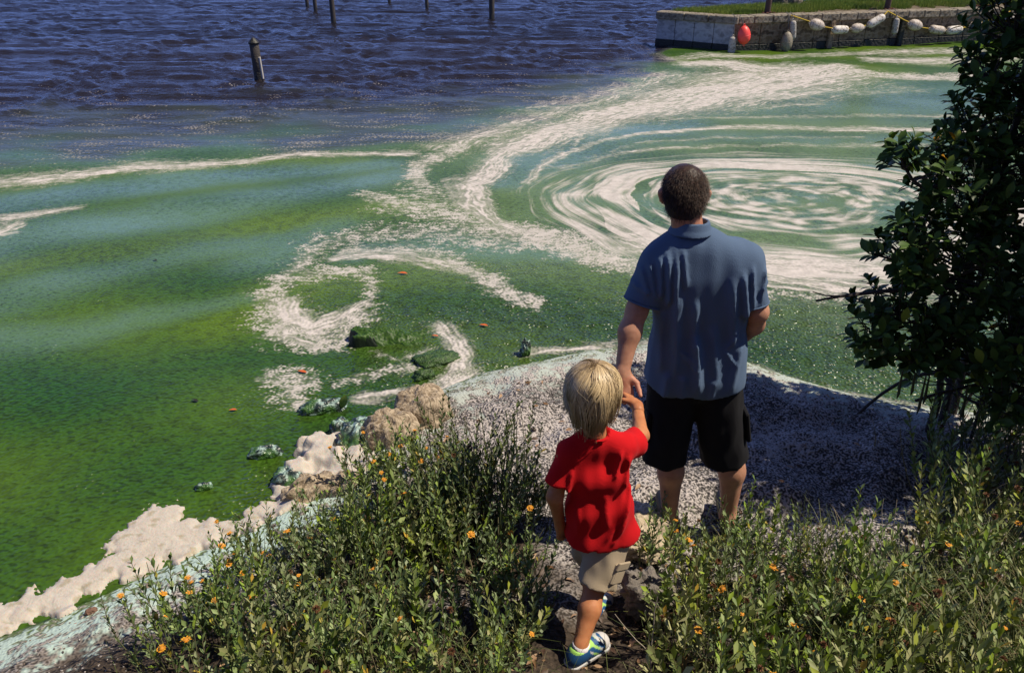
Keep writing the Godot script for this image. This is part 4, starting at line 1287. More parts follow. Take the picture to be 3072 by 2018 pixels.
func build_rocks() -> void:
	pit_tex = noise_image(33, 0.06, 256, 5)
	var tan := func(p: Vector3, f: float) -> Color:
		var v := clampf(0.55 + f * 0.9 + n1.get_noise_3dv(p * 30.0) * 0.35, 0.0, 1.0)
		return Color(0.14, 0.10, 0.06).lerp(Color(0.45, 0.365, 0.26), v)
	var pale := func(p: Vector3, f: float) -> Color:
		var v := clampf(0.65 + f * 0.6 + n1.get_noise_3dv(p * 25.0) * 0.4, 0.0, 1.0)
		return Color(0.20, 0.15, 0.085).lerp(Color(0.55, 0.46, 0.34), v)
	var slimy := func(p: Vector3, f: float) -> Color:
		var v := n1.get_noise_3dv(p * 22.0) + f * 0.5
		var c := Color(0.020, 0.032, 0.030).lerp(Color(0.30, 0.42, 0.38), smoothstep(0.05, 0.45, v))
		return c.lerp(Color(0.05, 0.13, 0.02), smoothstep(0.1, 0.5, n1.get_noise_3dv(p * 9.0 + Vector3(9, 9, 9))) * 0.8)
	var green := func(p: Vector3, f: float) -> Color:
		var v := n1.get_noise_3dv(p * 40.0)
		return Color(0.016, 0.045, 0.008).lerp(Color(0.050, 0.110, 0.018), clampf(0.4 + v, 0.0, 1.0))
	rock("rock", "large tan pitted rock at the water's edge, the farther of the two tan boulders", Vector3(-0.56, 0.10, -4.22), Vector3(0.165, 0.17, 0.17), 3, tan, 0.15, 0.04, 0.4, 0.9, "", 44)
	rock("rock", "large tan pitted rock leaning against its neighbour, nearer and left of the pair", Vector3(-0.735, 0.08, -3.98), Vector3(0.150, 0.17, 0.16), 8, tan, 0.16, 0.045, 1.1, 0.9, "", 44)
	rock("rock", "dark wet rock with grey-green crust on the left of the two tan boulders", Vector3(-0.93, 0.03, -4.02), Vector3(0.12, 0.14, 0.14), 5, slimy, 0.2, 0.03, 0.0, 0.35)
	rock("rock", "low tan mossy stone at the near rim of the thick foam", Vector3(-1.10, 0.04, -3.52), Vector3(0.17, 0.10, 0.09), 11, tan, 0.25, 0.06, 0.3)
	rock("rock", "small brown stone between the foam and the yellow-flowered bushes", Vector3(-0.93, 0.05, -3.52), Vector3(0.12, 0.09, 0.09), 14, tan, 0.25, 0.06, 2.0)
	rock("rock", "foam-coated green stone left of the low mossy stone", Vector3(-1.29, 0.02, -3.66), Vector3(0.085, 0.07, 0.07), 17, slimy, 0.2, 0.03, 0.0, 0.35)
	rock("rock", "small wet stone standing in green water left of the foam", Vector3(-1.50, 0.0, -3.93), Vector3(0.10, 0.055, 0.045), 21, slimy, 0.2, 0.03, 0.2, 0.3)
	rock("rock", "grey crusted stone between the dark wet rock and the foam", Vector3(-1.09, 0.03, -4.17), Vector3(0.06, 0.06, 0.05), 28, slimy, 0.2, 0.03, 0.9, 0.35)
	rock("rock", "crusted blue-grey stone with a yellow-green leaf stuck on it, out in the water", Vector3(-1.25, 0.0, -4.42), Vector3(0.155, 0.065, 0.055), 31, slimy, 0.2, 0.03, 0.25, 0.3)
	rock("rock", "tiny pale crusted stone alone in the green mat", Vector3(-1.76, 0.0, -3.61), Vector3(0.050, 0.03, 0.03), 34, slimy, 0.2, 0.03, 0.2, 0.3)
	rock("rock", "algae-covered stone beside the white foam gap above the tan boulders", Vector3(-0.56, -0.01, -5.08), Vector3(0.16, 0.055, 0.10), 37, green, 0.22, 0.03, 0.4, 0.6)
	rock("rock", "small dark algae-covered stone just behind the farther tan boulder", Vector3(-0.62, -0.01, -4.84), Vector3(0.08, 0.06, 0.05), 41, green, 0.22, 0.03, 0.4, 0.6)
	rock("rock", "black stump of rock at the edge of the pale crust, left of the man's arm", Vector3(0.10, 0.02, -5.17), Vector3(0.035, 0.09, 0.04), 44, slimy, 0.35, 0.06, 0.0, 0.6)
	rock("rock", "pale worn stone between the child's shirt and the man's feet", Vector3(0.60, 0.24, -2.96), Vector3(0.16, 0.10, 0.16), 47, pale, 0.3, 0.06, 0.4)
	rock("rock", "dark stone in the shade under the plants right of the child's shorts", Vector3(0.58, 0.32, -2.50), Vector3(0.10, 0.08, 0.10), 51, func(p: Vector3, f: float) -> Color: return Color(0.16, 0.14, 0.12) * (1.0 + f * 0.5), 0.3, 0.06, 0.4)
	rock("pebble", "brown pebble on the pale crust near the left edge", Vector3(-1.93, 0.075, -2.63), Vector3(0.026, 0.015, 0.017), 54, func(p: Vector3, f: float) -> Color: return Color(0.16, 0.09, 0.06), 0.2, 0.05, 0.5)
	rock("pebble", "reddish pebble left of the brown pebble", Vector3(-1.965, 0.07, -2.545), Vector3(0.022, 0.012, 0.015), 57, func(p: Vector3, f: float) -> Color: return Color(0.34, 0.10, 0.05), 0.2, 0.05, 0.3)
	# a sunken slab under the mat: its broken end is painted dark as shade
	var slab := MB.new()
	slab.col = Color(0.03, 0.07, 0.015)
	var nx := 90
	var nz := 50
	for j in nz + 1:
		for k in nx + 1:
			var u := float(k) / nx
			var v := float(j) / nz
			var x := -1.25 + u * 0.75 + 0.05 * n1.get_noise_2d(v * 3.0, u * 2.0)
			var z := -5.60 + v * 0.30 + u * 0.04 - 0.02 * n1.get_noise_2d(u * 4.0, 3.0)
			var near_edge := (1.0 - v) * lerpf(14.0, 2.2, smoothstep(0.12, 0.42, u))
			var e := minf(minf(u * 16.0, (1.0 - u) * 1.5), minf(v * 2.5, near_edge))
			var y := -0.035 + 0.115 * clampf(e, 0.0, 1.0) * (1.0 - u * 0.40) + 0.012 * n1.get_noise_2d(x * 12.0, z * 12.0) + 0.007 * n1.get_noise_2d(x * 36.0, z * 36.0) + 0.004 * n1.get_noise_2d(x * 80.0, z * 80.0)
			var n := n1.get_noise_2d(x * 50.0, z * 50.0)
			slab.col = Color(0.018, 0.050, 0.008).lerp(Color(0.055, 0.115, 0.018), clampf(0.4 + n, 0.0, 1.0)) if e > 0.9 or u > 0.3 else Color(0.010, 0.018, 0.008)  # left end: shade put into the colour
			slab.vert(Vector3(x, y, z))
	for j in nz:
		for k in nx:
			var a := j * (nx + 1) + k
			slab.quad(a, a + 1, a + nx + 2, a + nx + 1)
	tag(part("sunken_slab", slab.done(), painted(0.5, 0.4), self), "algae-covered slab breaking the green surface, its end painted dark as shade, facing left", "rock")

func build_foam() -> void:
	# thick foam that has piled up on the shore: mounds over the water and sand
	var blobs := [[-1.19, -3.98, 0.13, 0.10], [-1.10, -3.83, 0.16, 0.10], [-0.98, -3.84, 0.15, 0.085], [-1.24, -3.72, 0.11, 0.09], [-1.02, -3.68, 0.16, 0.06], [-1.30, -3.60, 0.10, 0.04], [-1.22, -3.45, 0.13, 0.04], [-0.90, -3.72, 0.12, 0.05], [-1.13, -3.60, 0.14, 0.055], [-1.06, -4.05, 0.10, 0.05], [-0.92, -3.97, 0.10, 0.05],
		[-1.36, -3.40, 0.11, 0.022], [-1.48, -3.28, 0.11, 0.020], [-1.62, -3.22, 0.13, 0.020], [-1.80, -3.22, 0.18, 0.020], [-1.92, -3.34, 0.16, 0.020], [-1.97, -3.20, 0.18, 0.020], [-1.84, -3.10, 0.17, 0.020], [-2.00, -3.02, 0.13, 0.022], [-2.06, -2.90, 0.13, 0.020], [-2.18, -2.80, 0.13, 0.020], [-2.28, -2.74, 0.13, 0.020], [-2.42, -2.62, 0.14, 0.020], [-2.55, -2.5, 0.13, 0.03], [-2.7, -2.4, 0.14, 0.03], [-2.9, -2.25, 0.15, 0.03],
		[-1.70, -3.08, 0.10, 0.028], [-1.55, -3.14, 0.09, 0.026], [-1.40, -3.26, 0.08, 0.024], [-1.30, -3.35, 0.08, 0.024], [-1.90, -2.94, 0.09, 0.028], [-2.12, -2.70, 0.09, 0.025]]
	var f := func(x: float, z: float) -> float:
		var s := 0.0
		var wx := x + n1.get_noise_2d(x * 9.0, z * 9.0) * 0.040 + n1.get_noise_2d(x * 24.0, z * 24.0) * 0.006
		var wz := z + n1.get_noise_2d(x * 9.0 + 40.0, z * 9.0) * 0.040 + n1.get_noise_2d(x * 24.0 + 40.0, z * 24.0) * 0.006
		for b in blobs:
			var d := Vector2(wx - b[0], wz - b[1]).length() / float(b[2])
			if d < 1.0:
				var e := 1.0 - d * d
				s += pow(float(b[3]) * smoothstep(0.0, 0.9, e), 3.0)
		s = pow(s, 1.0 / 3.0)
		return s - (0.006 + 0.007 * n1.get_noise_2d(x * 22.0, z * 22.0) + 0.006 * n1.get_noise_2d(x * 48.0, z * 48.0)) * smoothstep(0.020, 0.004, s) if s > 0.0 else s
	var b := MB.new()
	var c := 0.011
	var w := int(2.4 / c)
	var h := int(2.2 / c)
	var ids := PackedInt32Array()
	ids.resize(w * h)
	ids.fill(-1)
	var hv := PackedFloat32Array()
	for j in h:
		for k in w:
			hv.append(f.call(-3.1 + k * c, -4.25 + j * c))
	for j in h:
		for k in w:
			var near := false
			for o in [[0, 0], [1, 0], [-1, 0], [0, 1], [0, -1]]:
				var jj := clampi(j + o[1], 0, h - 1)
				var kk := clampi(k + o[0], 0, w - 1)
				near = near or hv[jj * w + kk] > 0.0
			if not near:
				continue
			var x := -3.1 + k * c
			var z := -4.25 + j * c
			var t := hv[j * w + k]
			var base := maxf(ground_y(x, z), wave(x, z, 0.0))
			var rip := n1.get_noise_2d(x * 10.0 - z * 5.0, z * 22.0 + x * 9.0)
			var y := base + (t * (1.0 + 0.07 * n1.get_noise_2d(x * 6.0, z * 6.0)) + 0.0015 * n1.get_noise_2d(x * 45.0, z * 45.0) * minf(t * 60.0, 1.0) if t > 0.0 else -0.02)
			var v := 0.5 + 0.5 * rip
			var dirt := smoothstep(0.35, 0.75, rip) * smoothstep(0.06, 0.02, t)
			b.col = Color(0.44, 0.395, 0.335).lerp(Color(0.52, 0.475, 0.425), v).lerp(Color(0.28, 0.24, 0.15), dirt * 0.7)
			ids[j * w + k] = b.vert(Vector3(x, y, z))
	for j in h - 1:
		for k in w - 1:
			var a := ids[j * w + k]
			var a1 := ids[j * w + k + 1]
			var a2 := ids[(j + 1) * w + k + 1]
			var a3 := ids[(j + 1) * w + k]
			if a >= 0 and a1 >= 0 and a2 >= 0 and a3 >= 0:
				b.quad(a, a1, a2, a3)
	var m := painted(0.75, 0.35)
	m.subsurf_scatter_enabled = true
	m.subsurf_scatter_strength = 0.25
	relief(m, noise_image(31, 0.05, 256, 4), 0.22, 4.0)
	var o := part("shore_foam", b.done(), m, self)
	o.set_meta("kind", "stuff")
	tag(o, "thick cream foam piled along the left shore", "foam")
	# grit: shells and stones lying loose on the sand
	var mm := MultiMesh.new()
	mm.transform_format = MultiMesh.TRANSFORM_3D
	mm.use_colors = true
	mm.mesh = rock_mesh(Vector3(1, 0.6, 0.8), 60, 0.35, 0.0, func(_p: Vector3, _f: float) -> Color: return Color.WHITE, 4)
	var tr: Array[Transform3D] = []
	var cs: Array[Color] = []
	while tr.size() < 9000:
		var p := Vector2(rng.randf_range(-2.4, 3.2), rng.randf_range(-5.3, -1.9))
		var d := sd(p.x, p.y)
		if d < 0.16 or rng.randf() > 0.35 + 0.65 * smoothstep(0.2, 0.6, d) or (-p.y < 2.8 and p.x > -1.5):
			continue
		var s := 0.0022 + 0.0045 * pow(rng.randf(), 3.0) + (0.012 * rng.randf() if rng.randf() < 0.012 else 0.0)
		tr.append(Transform3D(Basis(Vector3(rng.randfn(), rng.randfn(), rng.randfn()).normalized(), rng.randf() * TAU).scaled(Vector3.ONE * s), Vector3(p.x, ground_y(p.x, p.y) + s * 0.25, p.y)))
		var g := rng.randf()
		cs.append(Color(0.42, 0.385, 0.36) * (0.5 + 0.6 * rng.randf()) if g < 0.5 else Color(0.045, 0.04, 0.04).lerp(Color(0.2, 0.15, 0.12), rng.randf()))
	mm.instance_count = tr.size()
	for k in tr.size():
		mm.set_instance_transform(k, tr[k])
		mm.set_instance_color(k, cs[k])
	var gi := MultiMeshInstance3D.new()
	gi.name = "shell_grit"
	gi.multimesh = mm
	var gm := painted(0.8)
	gi.material_override = gm
	add_child(gi)
	gi.set_meta("kind", "stuff")
	tag(gi, "loose shell bits and small stones on the sand", "shell grit")
	# fallen leaves that float on the mat
	var spots := [[-1.04, -6.65, 0.9, "longest orange leaf, afloat below the white foam arc"], [-0.26, -5.63, 0.7, "orange leaf afloat between the sunken slab and the man"], [-1.54, -4.93, 0.7, "orange leaf among speckled foam left of the tan boulders"], [-2.16, -4.54, 0.55, "small orange leaf far left in the dark green mat"], [-1.87, -4.41, 0.5, "tiny orange leaf between the small stone and the left edge"], [-0.62, -5.44, 0.5, "small brown-orange leaf at the right end of the sunken slab"], [-3.38, -6.95, 0.5, "dark speck of leaf out on the smooth teal water"]]
	for q in spots:
		var lb := MB.new()
		var lc := Color(0.50, 0.10, 0.02) if q[3].find("dark") < 0 else Color(0.02, 0.02, 0.015)
		leaf(lb, Transform3D(Basis(Vector3.UP, rng.randf_range(-0.5, 0.5)), Vector3.ZERO), 0.105 * q[2], 0.042 * q[2], 0.2, lc, Vector3.RIGHT, Vector3.UP)
		var lo := part("floating_leaf", lb.done(), painted(0.5), self, Vector3(q[0], water_y(q[0], q[1]) + 0.012, q[1]))
		tag(lo, q[3], "leaf")
	var lb2 := MB.new()
	leaf(lb2, Transform3D(), 0.12, 0.055, 0.3, Color(0.20, 0.30, 0.06), Vector3(0.35, 0.9, 0.1).normalized(), Vector3(0, 0.3, 1).normalized())
	tag(part("stuck_leaf", lb2.done(), painted(0.5), self, Vector3(-1.13, 0.01, -4.42)), "yellow-green leaf stuck upright on the crusted stone in the water", "leaf")

func leaf(b: MB, t: Transform3D, length: float, width: float, curl: float, c: Color, dir: Vector3, up: Vector3) -> void:
	var side := dir.cross(up).normalized()
	up = side.cross(dir).normalized()
	b.col = c
	var prof := [0.12, 0.62, 1.0, 0.85, 0.0]
	var first := b.v.size()
	for k in 5:
		var u := k / 4.0
		var mid := dir * length * u + up * (curl * length * (u * 0.5 - u * u * 0.8))
		var hw: float = width * 0.5 * prof[k]
		b.vert(t * (mid - side * hw + up * hw * 0.30))
		b.vert(t * mid)
		b.vert(t * (mid + side * hw + up * hw * 0.30))
	for k in 4:
		var a := first + k * 3
		b.quad(a, a + 1, a + 4, a + 3)
		b.quad(a + 1, a + 2, a + 5, a + 4)

# ------------------------------------------------------------------ the sea wall and what hangs on it
func build_wall() -> void:
	var c0 := Vector3(3.55, 0, -20.9)     # far left corner
	var c1 := Vector3(5.19, 0, -19.8)     # near corner
	var c2 := Vector3(15.0, 0, -22.45)
	var top := 0.78
	var concrete := material(lin(0.27, 0.225, 0.17), 0.9)
	relief(concrete, noise_image(51, 0.03, 256, 5), 1.2, 1.0)
	var stain := noise_image(52, 0.02, 256, 4)
	concrete.albedo_texture = _ramp_noise(53, [Color(0.55, 0.50, 0.45), Color(1, 0.96, 0.9), Color(0.8, 0.72, 0.62)])
	var cap_m := material(lin(0.28, 0.27, 0.24), 0.9)
	relief(cap_m, stain, 1.2, 1.3)
	cap_m.albedo_texture = concrete.albedo_texture
	var white_m := material(lin(0.42, 0.43, 0.45), 0.8)
	relief(white_m, stain, 0.6, 1.0)
	white_m.albedo_texture = _ramp_noise(54, [Color(0.72, 0.72, 0.72), Color(1, 1, 1), Color(0.9, 0.9, 0.88)])
	var dark_m := material(lin(0.020, 0.022, 0.018), 0.7)
	relief(dark_m, stain, 1.5, 2.0)
	var t := thing("sea_wall", "low concrete sea wall with a block cap and dark waterline at the upper right", "wall", c1)
	for run in 2:
		var a: Vector3 = [c0, c1][run]
		var z: Vector3 = [c1, c2][run]
		var d := (z - a).normalized()
		var out := Vector3(-d.z, 0, d.x)      # towards the water in front
		var basis := Basis(d, Vector3.UP, out)
		var l := (z - a).length()
		var n: int = [4, 14][run]
		for k in n:
			# panels, set back a little from each other
			var u := (k + 0.5) * l / n
			var mid := a + d * u - out * 0.12
			var b := MB.new()
			b.box(mid + Vector3(0, 0.40, 0) + out * rng.randf_range(-0.008, 0.008) - c1, Vector3(l / n - 0.012, 0.50, 0.20), basis, 0.012)
			part("wall_panel", b.done(), white_m if run == 0 else concrete, t)
			b = MB.new()
			b.box(mid + Vector3(0, -0.15, 0) + out * 0.012 - c1, Vector3(l / n - 0.004, 0.60, 0.22), basis, 0.015)
			part("waterline_band", b.done(), dark_m, t)
		var caps: int = [3, 22][run]
		var at := 0.0 if run == 0 else 0.06
		var cuts := PackedFloat32Array()
		for k in caps:
			cuts.append(rng.randf_range(0.8, 1.2))
		var sum := 0.0
		for v in cuts:
			sum += v
		for v in cuts:
			var len := v / sum * (l + (0.0 if run == 1 else 0.10))
			var b := MB.new()
			var sag := rng.randf_range(-0.006, 0.006)
			b.box(a + d * (at + len * 0.5) - out * 0.10 + Vector3(0, top - 0.075 + sag, 0) - c1, Vector3(len - 0.014, 0.17, 0.36), basis, 0.018)
			part("cap_block", b.done(), cap_m, t)
			at += len
		# piles in front of the panels
		if run == 1:
			for u in [2.62, 4.62, 7.6]:
				var b := MB.new()
				b.box(a + d * u + out * 0.03 + Vector3(0, 0.28, 0) - c1, Vector3(0.14, 0.82, 0.10), basis, 0.02)
				part("wall_pile", b.done(), dark_m if u > 4.0 and u < 5.0 else concrete, t)
	# the ground behind the wall and its grass
	var d1 := (c2 - c1).normalized()
	var o1 := Vector3(-d1.z, 0, d1.x)
	var lawn := MB.new()
	var far_l := c0 + Vector3(0.1, 0, -0.25)
	var rows := 26
	for j in rows + 1:
		var v := float(j) / rows
		for k in 61:
			var u := k / 60.0
			var p := c1.lerp(c2, u) - o1 * 0.24
			if u < 0.01:
				p = c1 - o1 * 0.24 + d1 * 0.1
			var q := (far_l + Vector3(0.2, 0, -0.1)).lerp(c2 - o1 * 3.2, u)
			var e := p.lerp(q, v)
			lawn.vert(Vector3(e.x, top - 0.03 + 0.10 * sin(v * PI) * minf(u * 4.0, 1.0) + 0.015 * n1.get_noise_2d(e.x * 3.0, e.z * 3.0) - 0.9 * smoothstep(0.93, 1.0, v), e.z))
	for j in rows:
		for k in 60:
			var a := j * 61 + k
			lawn.quad(a + 61, a + 62, a + 1, a)
	var soil := material(lin(0.11, 0.085, 0.055), 0.95)
	structure("lawn_ground", lawn.done(), soil)
	var blade := MB.new()
	for k in 6:
		var an := k * 1.9
		var r := Vector3(cos(an), 0, sin(an)) * 0.02
		var tip := r * 2.0 + Vector3(0, 0.075 + 0.02 * (k % 3), 0)
		var s := Vector3(-sin(an), 0, cos(an)) * 0.005
		var a := blade.vert(r - s)
		blade.tri(a, blade.vert(r + s), blade.vert(tip))
	var mm := MultiMesh.new()
	mm.transform_format = MultiMesh.TRANSFORM_3D
	mm.use_colors = true
	mm.mesh = blade.done()
	var tr: Array[Transform3D] = []
	var cs: Array[Color] = []
	for k in 22000:
		var id := rng.randi_range(0, rows * 61 - 1)
		var v := float(id / 61) / rows
		if v < 0.10 + 0.08 * n1.get_noise_1d(id % 61 * 0.4) or v > 0.92:
			continue
		var p := lawn.v[id].lerp(lawn.v[mini(id + 62, lawn.v.size() - 1)], rng.randf()) + Vector3(rng.randf_range(-0.06, 0.06), -0.004, rng.randf_range(-0.05, 0.05))
		if (p - c0).x < 0.1 or (id % 61 == 60):
			continue
		tr.append(Transform3D(Basis(Vector3.UP, rng.randf() * TAU).scaled(Vector3.ONE * rng.randf_range(0.6, 1.2)), p))
		cs.append(Color(0.14, 0.23, 0.025).lerp(Color(0.26, 0.30, 0.05), clampf(rng.randf() * 0.8 + 0.4 * n1.get_noise_2d(p.x, p.z * 2.0), 0.0, 1.0)))
	mm.instance_count = tr.size()
	for k in tr.size():
		mm.set_instance_transform(k, tr[k])
		mm.set_instance_color(k, cs[k])
	var gr := MultiMeshInstance3D.new()
	gr.name = "lawn_grass"
	gr.multimesh = mm
	var gm := painted(0.7)
	gm.backlight_enabled = true
	gm.backlight = Color(0.5, 0.5, 0.5)
	gm.cull_mode = BaseMaterial3D.CULL_DISABLED
	gr.material_override = gm
	add_child(gr)
	gr.set_meta("kind", "stuff")
	tag(gr, "short green grass on the ground behind the sea wall", "grass")
	# posts on the lawn
	var wood := material(lin(0.075, 0.045, 0.035), 0.85)
	relief(wood, stain, 1.0, 3.0)
	for q in [[1.08, "dark wooden post behind the wall, leftmost of the three on the lawn"], [4.43, "dark wooden post on the lawn above the vertical dark wall pile"], [7.30, "dark wooden post on the lawn nearest the mangrove"]]:
		var p: Vector3 = c1 + d1 * float(q[0]) - o1 * 0.42
		var b := MB.new()
		b.tube(PackedVector3Array([Vector3(0, -0.1, 0), Vector3(0.004, 0.6, 0), Vector3(0, 1.25, 0.004), Vector3(0, 1.27, 0)]), PackedFloat32Array([0.072, 0.068, 0.066, 0.05]), 14)
		var o := thing("lawn_post", q[1], "post", p + Vector3(0, top, 0))
		part("post", b.done(), wood, o)
		b = MB.new()
		b.tube(PackedVector3Array([Vector3(0, 1.268, 0), Vector3(0, 1.30, 0)]), PackedFloat32Array([0.074, 0.07]), 14)
		part("post_cap", b.done(), wood, o)
		b = MB.new()
		for k in 26:
			var an := rng.randf() * TAU
			b.box(Vector3(cos(an), 0, sin(an)) * rng.randf_range(0.07, 0.22) + Vector3(0, 0.02, 0), Vector3(0.05, 0.02, 0.03), Basis(Vector3.UP, an + 1.0), 0.004)
		part("mulch", b.done(), material(lin(0.13, 0.05, 0.03), 0.95), o).set_meta("kind", "stuff")
	var bark := func(p: Vector3, f: float) -> Color: return Color(0.09, 0.055, 0.04) * (1.0 + f)
	var stone := func(p: Vector3, f: float) -> Color: return Color(0.13, 0.115, 0.09) * (1.0 + f)
	rock("boulder", "dark low boulder on the lawn right of the leftmost post", c1 + Vector3(1.75, top + 0.06, -1.85), Vector3(0.34, 0.20, 0.22), 71, stone, 0.4, 0.1)
	rock("boulder", "flat dark stone beside the low boulder on the lawn", c1 + Vector3(2.45, top + 0.03, -2.0), Vector3(0.30, 0.08, 0.2), 73, stone, 0.4, 0.1)
	var stump := MB.new()
	for k in 7:
		var an := TAU * k / 7.0
		var d := Vector3(cos(an), 0, sin(an))
		stump.tube(PackedVector3Array([Vector3(0, 0.9, 0) + d * 0.06, Vector3(0, 0.35, 0) + d * 0.12, d * 0.24 + Vector3(0, 0.10, 0), d * (0.42 + 0.12 * sin(k * 2.1)) + Vector3(0, -0.03, 0)]), PackedFloat32Array([0.15, 0.13, 0.10, 0.05]), 8)
	var trunk_m := material(lin(0.10, 0.062, 0.045), 0.95)
	relief(trunk_m, stain, 3.0, 2.5)
	var tt := thing("tree", "root-flared brown tree trunk on the far side of the lawn, left of the middle post", "tree", c1 + Vector3(4.25, top, -2.65))
	part("trunk", stump.done(), trunk_m, tt)
	var up := MB.new()
	up.tube(PackedVector3Array([Vector3(0, 0.8, 0), Vector3(0.05, 2.0, 0.02), Vector3(-0.05, 3.4, 0)]), PackedFloat32Array([0.18, 0.15, 0.12]), 10)
	part("upper_trunk", up.done(), trunk_m, tt)
	# buoys and fenders on yellow line
	var line_m := material(lin(0.52, 0.36, 0.03), 0.8)
	var onwall := func(u: float, y: float, off := 0.14) -> Vector3: return c1 + d1 * u + o1 * off + Vector3(0, y, 0)
	var buoy_m := func(c: Color, seed_: int) -> StandardMaterial3D:
		var m := material(c, 0.6)
		m.albedo_texture = _ramp_noise(seed_, [Color(0.62, 0.56, 0.48), Color(1, 1, 1), Color(0.9, 0.87, 0.82)])
		m.uv1_triplanar = true
		m.uv1_scale = Vector3.ONE * 2.5
		return m
	var offw: StandardMaterial3D = buoy_m.call(lin(0.56, 0.50, 0.44), 61)
	var grey: StandardMaterial3D = buoy_m.call(lin(0.42, 0.41, 0.39), 62)
	var dirty: StandardMaterial3D = buoy_m.call(lin(0.30, 0.27, 0.21), 63)
	var white: StandardMaterial3D = buoy_m.call(lin(0.70, 0.68, 0.64), 64)
	# kind: 0 fat oval, 1 cylinder with round ends; position along the wall, height, length, radius, tilt
	var list := [
		[0, 1.30, 0.21, 0.46, 0.135, PI / 2, dirty, "big stained oval fender hanging low left of the first yellow line"],
		[1, 1.46, 0.46, 0.44, 0.075, PI / 2 + 0.16, grey, "slim grey fender hanging upright where the first yellow line starts"],
		[0, 2.05, 0.565, 0.40, 0.13, -0.22, offw, "ribbed cream oval buoy, first from the left on the first yellow line"],
		[1, 2.74, 0.43, 0.42, 0.095, -0.03, white, "white cylinder fender, second on the first yellow line"],
		[0, 3.20, 0.455, 0.36, 0.11, 0.05, offw, "pinkish oval buoy in the middle of the first yellow line"],
		[1, 3.70, 0.60, 0.46, 0.095, 0.45, white, "tilted white cylinder fender rising to the vertical wall pile"],
		[1, 4.30, 0.46, 0.38, 0.075, PI / 2 + 0.04, grey, "slim grey fender hanging upright right of the vertical wall pile"],
		[0, 4.82, 0.475, 0.40, 0.13, -0.2, offw, "cream oval buoy, first on the second yellow line"],
		[1, 5.52, 0.34, 0.44, 0.10, -0.14, offw, "pinkish cylinder fender at the low point of the second yellow line"],
		[1, 6.04, 0.32, 0.44, 0.10, 0.05, white, "cleanest white cylinder fender on the second yellow line"],
		[0, 6.66, 0.42, 0.38, 0.095, 0.08, offw, "small cream buoy, last on the second yellow line"],
		[0, 7.62, 0.50, 0.42, 0.18, 0.3, grey, "fat grey buoy hanging at the right end of the lines"],
		[1, 7.60, 0.19, 0.40, 0.10, PI / 2 + 0.1, dirty, "dark stained fender hanging below the fat grey buoy"],
		[0, 8.10, 0.57, 0.24, 0.115, PI / 2 - 0.3, white, "small round white buoy beside the mangrove leaves"],
		[1, -0.10, 0.17, 0.40, 0.085, PI / 2, grey, "grey fender hanging at the wall's corner, left of the orange buoy"]]
	for q in list:
		var p: Vector3 = onwall.call(q[1], q[2], 0.10 + q[4])
		var o := thing("buoy" if q[0] == 0 else "fender", q[7], "buoy" if q[0] == 0 else "fender", p)
		o.basis = Basis(d1, Vector3.UP, o1) * Basis(Vector3.BACK, q[5])
		_float(o, q[0], q[3], q[4], q[6], line_m)
	var orange := material(lin(0.88, 0.075, 0.06), 0.45)
	var ob := thing("buoy", "bright orange-red round buoy hanging at the corner of the sea wall", "buoy", onwall.call(0.14, 0.40, 0.25))
	ob.basis = Basis(d1, Vector3.UP, o1) * Basis(Vector3.BACK, PI / 2 + 0.12)
	_float(ob, 0, 0.42, 0.148, orange, line_m)
	# the lines themselves
	for q in [["yellow line looping from the first grey fender to the vertical wall pile", [1.40, 0.78], [1.9, 0.63], [2.32, 0.50], [2.74, 0.43], [3.2, 0.45], [3.55, 0.52], [3.9, 0.70], [4.05, 0.80]],
			["yellow line looping from the vertical wall pile to the right end", [4.05, 0.80], [4.55, 0.58], [5.1, 0.40], [5.5, 0.34], [6.04, 0.32], [6.6, 0.40], [7.1, 0.53], [7.62, 0.70], [7.8, 0.80]]]:
		var pts := PackedVector3Array()
		var rad := PackedFloat32Array()
		for k in range(1, q.size()):
			pts.append(onwall.call(q[k][0], q[k][1], 0.17 if k > 1 and k < q.size() - 1 else 0.10))
			rad.append(0.014)
		var b := MB.new()
		b.tube(pts, rad, 6)
		tag(part("mooring_line", b.done(), line_m, self), q[0], "rope")
	for q in [[0.12, 0.62, 0.80, "dark rope holding the orange buoy"], [-0.08, 0.36, 0.84, "thin cord holding the corner fender"], [7.66, 0.66, 0.84, "cord holding the fat grey buoy"], [8.08, 0.66, 0.84, "cord holding the small round white buoy"], [4.28, 0.64, 0.84, "cord holding the slim fender right of the wall pile"], [1.43, 0.66, 0.84, "cord holding the slim grey fender at the start of the first line"], [1.33, 0.42, 0.84, "cord holding the big stained oval fender"]]:
		var b := MB.new()
		b.tube(PackedVector3Array([onwall.call(q[0], q[1], 0.18), onwall.call(q[0] + 0.01, q[2] - 0.05, 0.11), onwall.call(q[0], q[2], 0.0)]), PackedFloat32Array([0.009, 0.009, 0.009]), 5)
		tag(part("rope", b.done(), material(lin(0.12, 0.12, 0.12), 0.9), self), q[3], "rope")
	var rod := MB.new()
	rod.tube(PackedVector3Array([onwall.call(7.86, 0.05, 0.14), onwall.call(7.92, 0.85, 0.14)]), PackedFloat32Array([0.03, 0.03]), 8)
	tag(part("pole", rod.done(), material(lin(0.4, 0.38, 0.33), 0.7), self), "thin pale pole leaning on the wall beside the fat grey buoy", "pole")

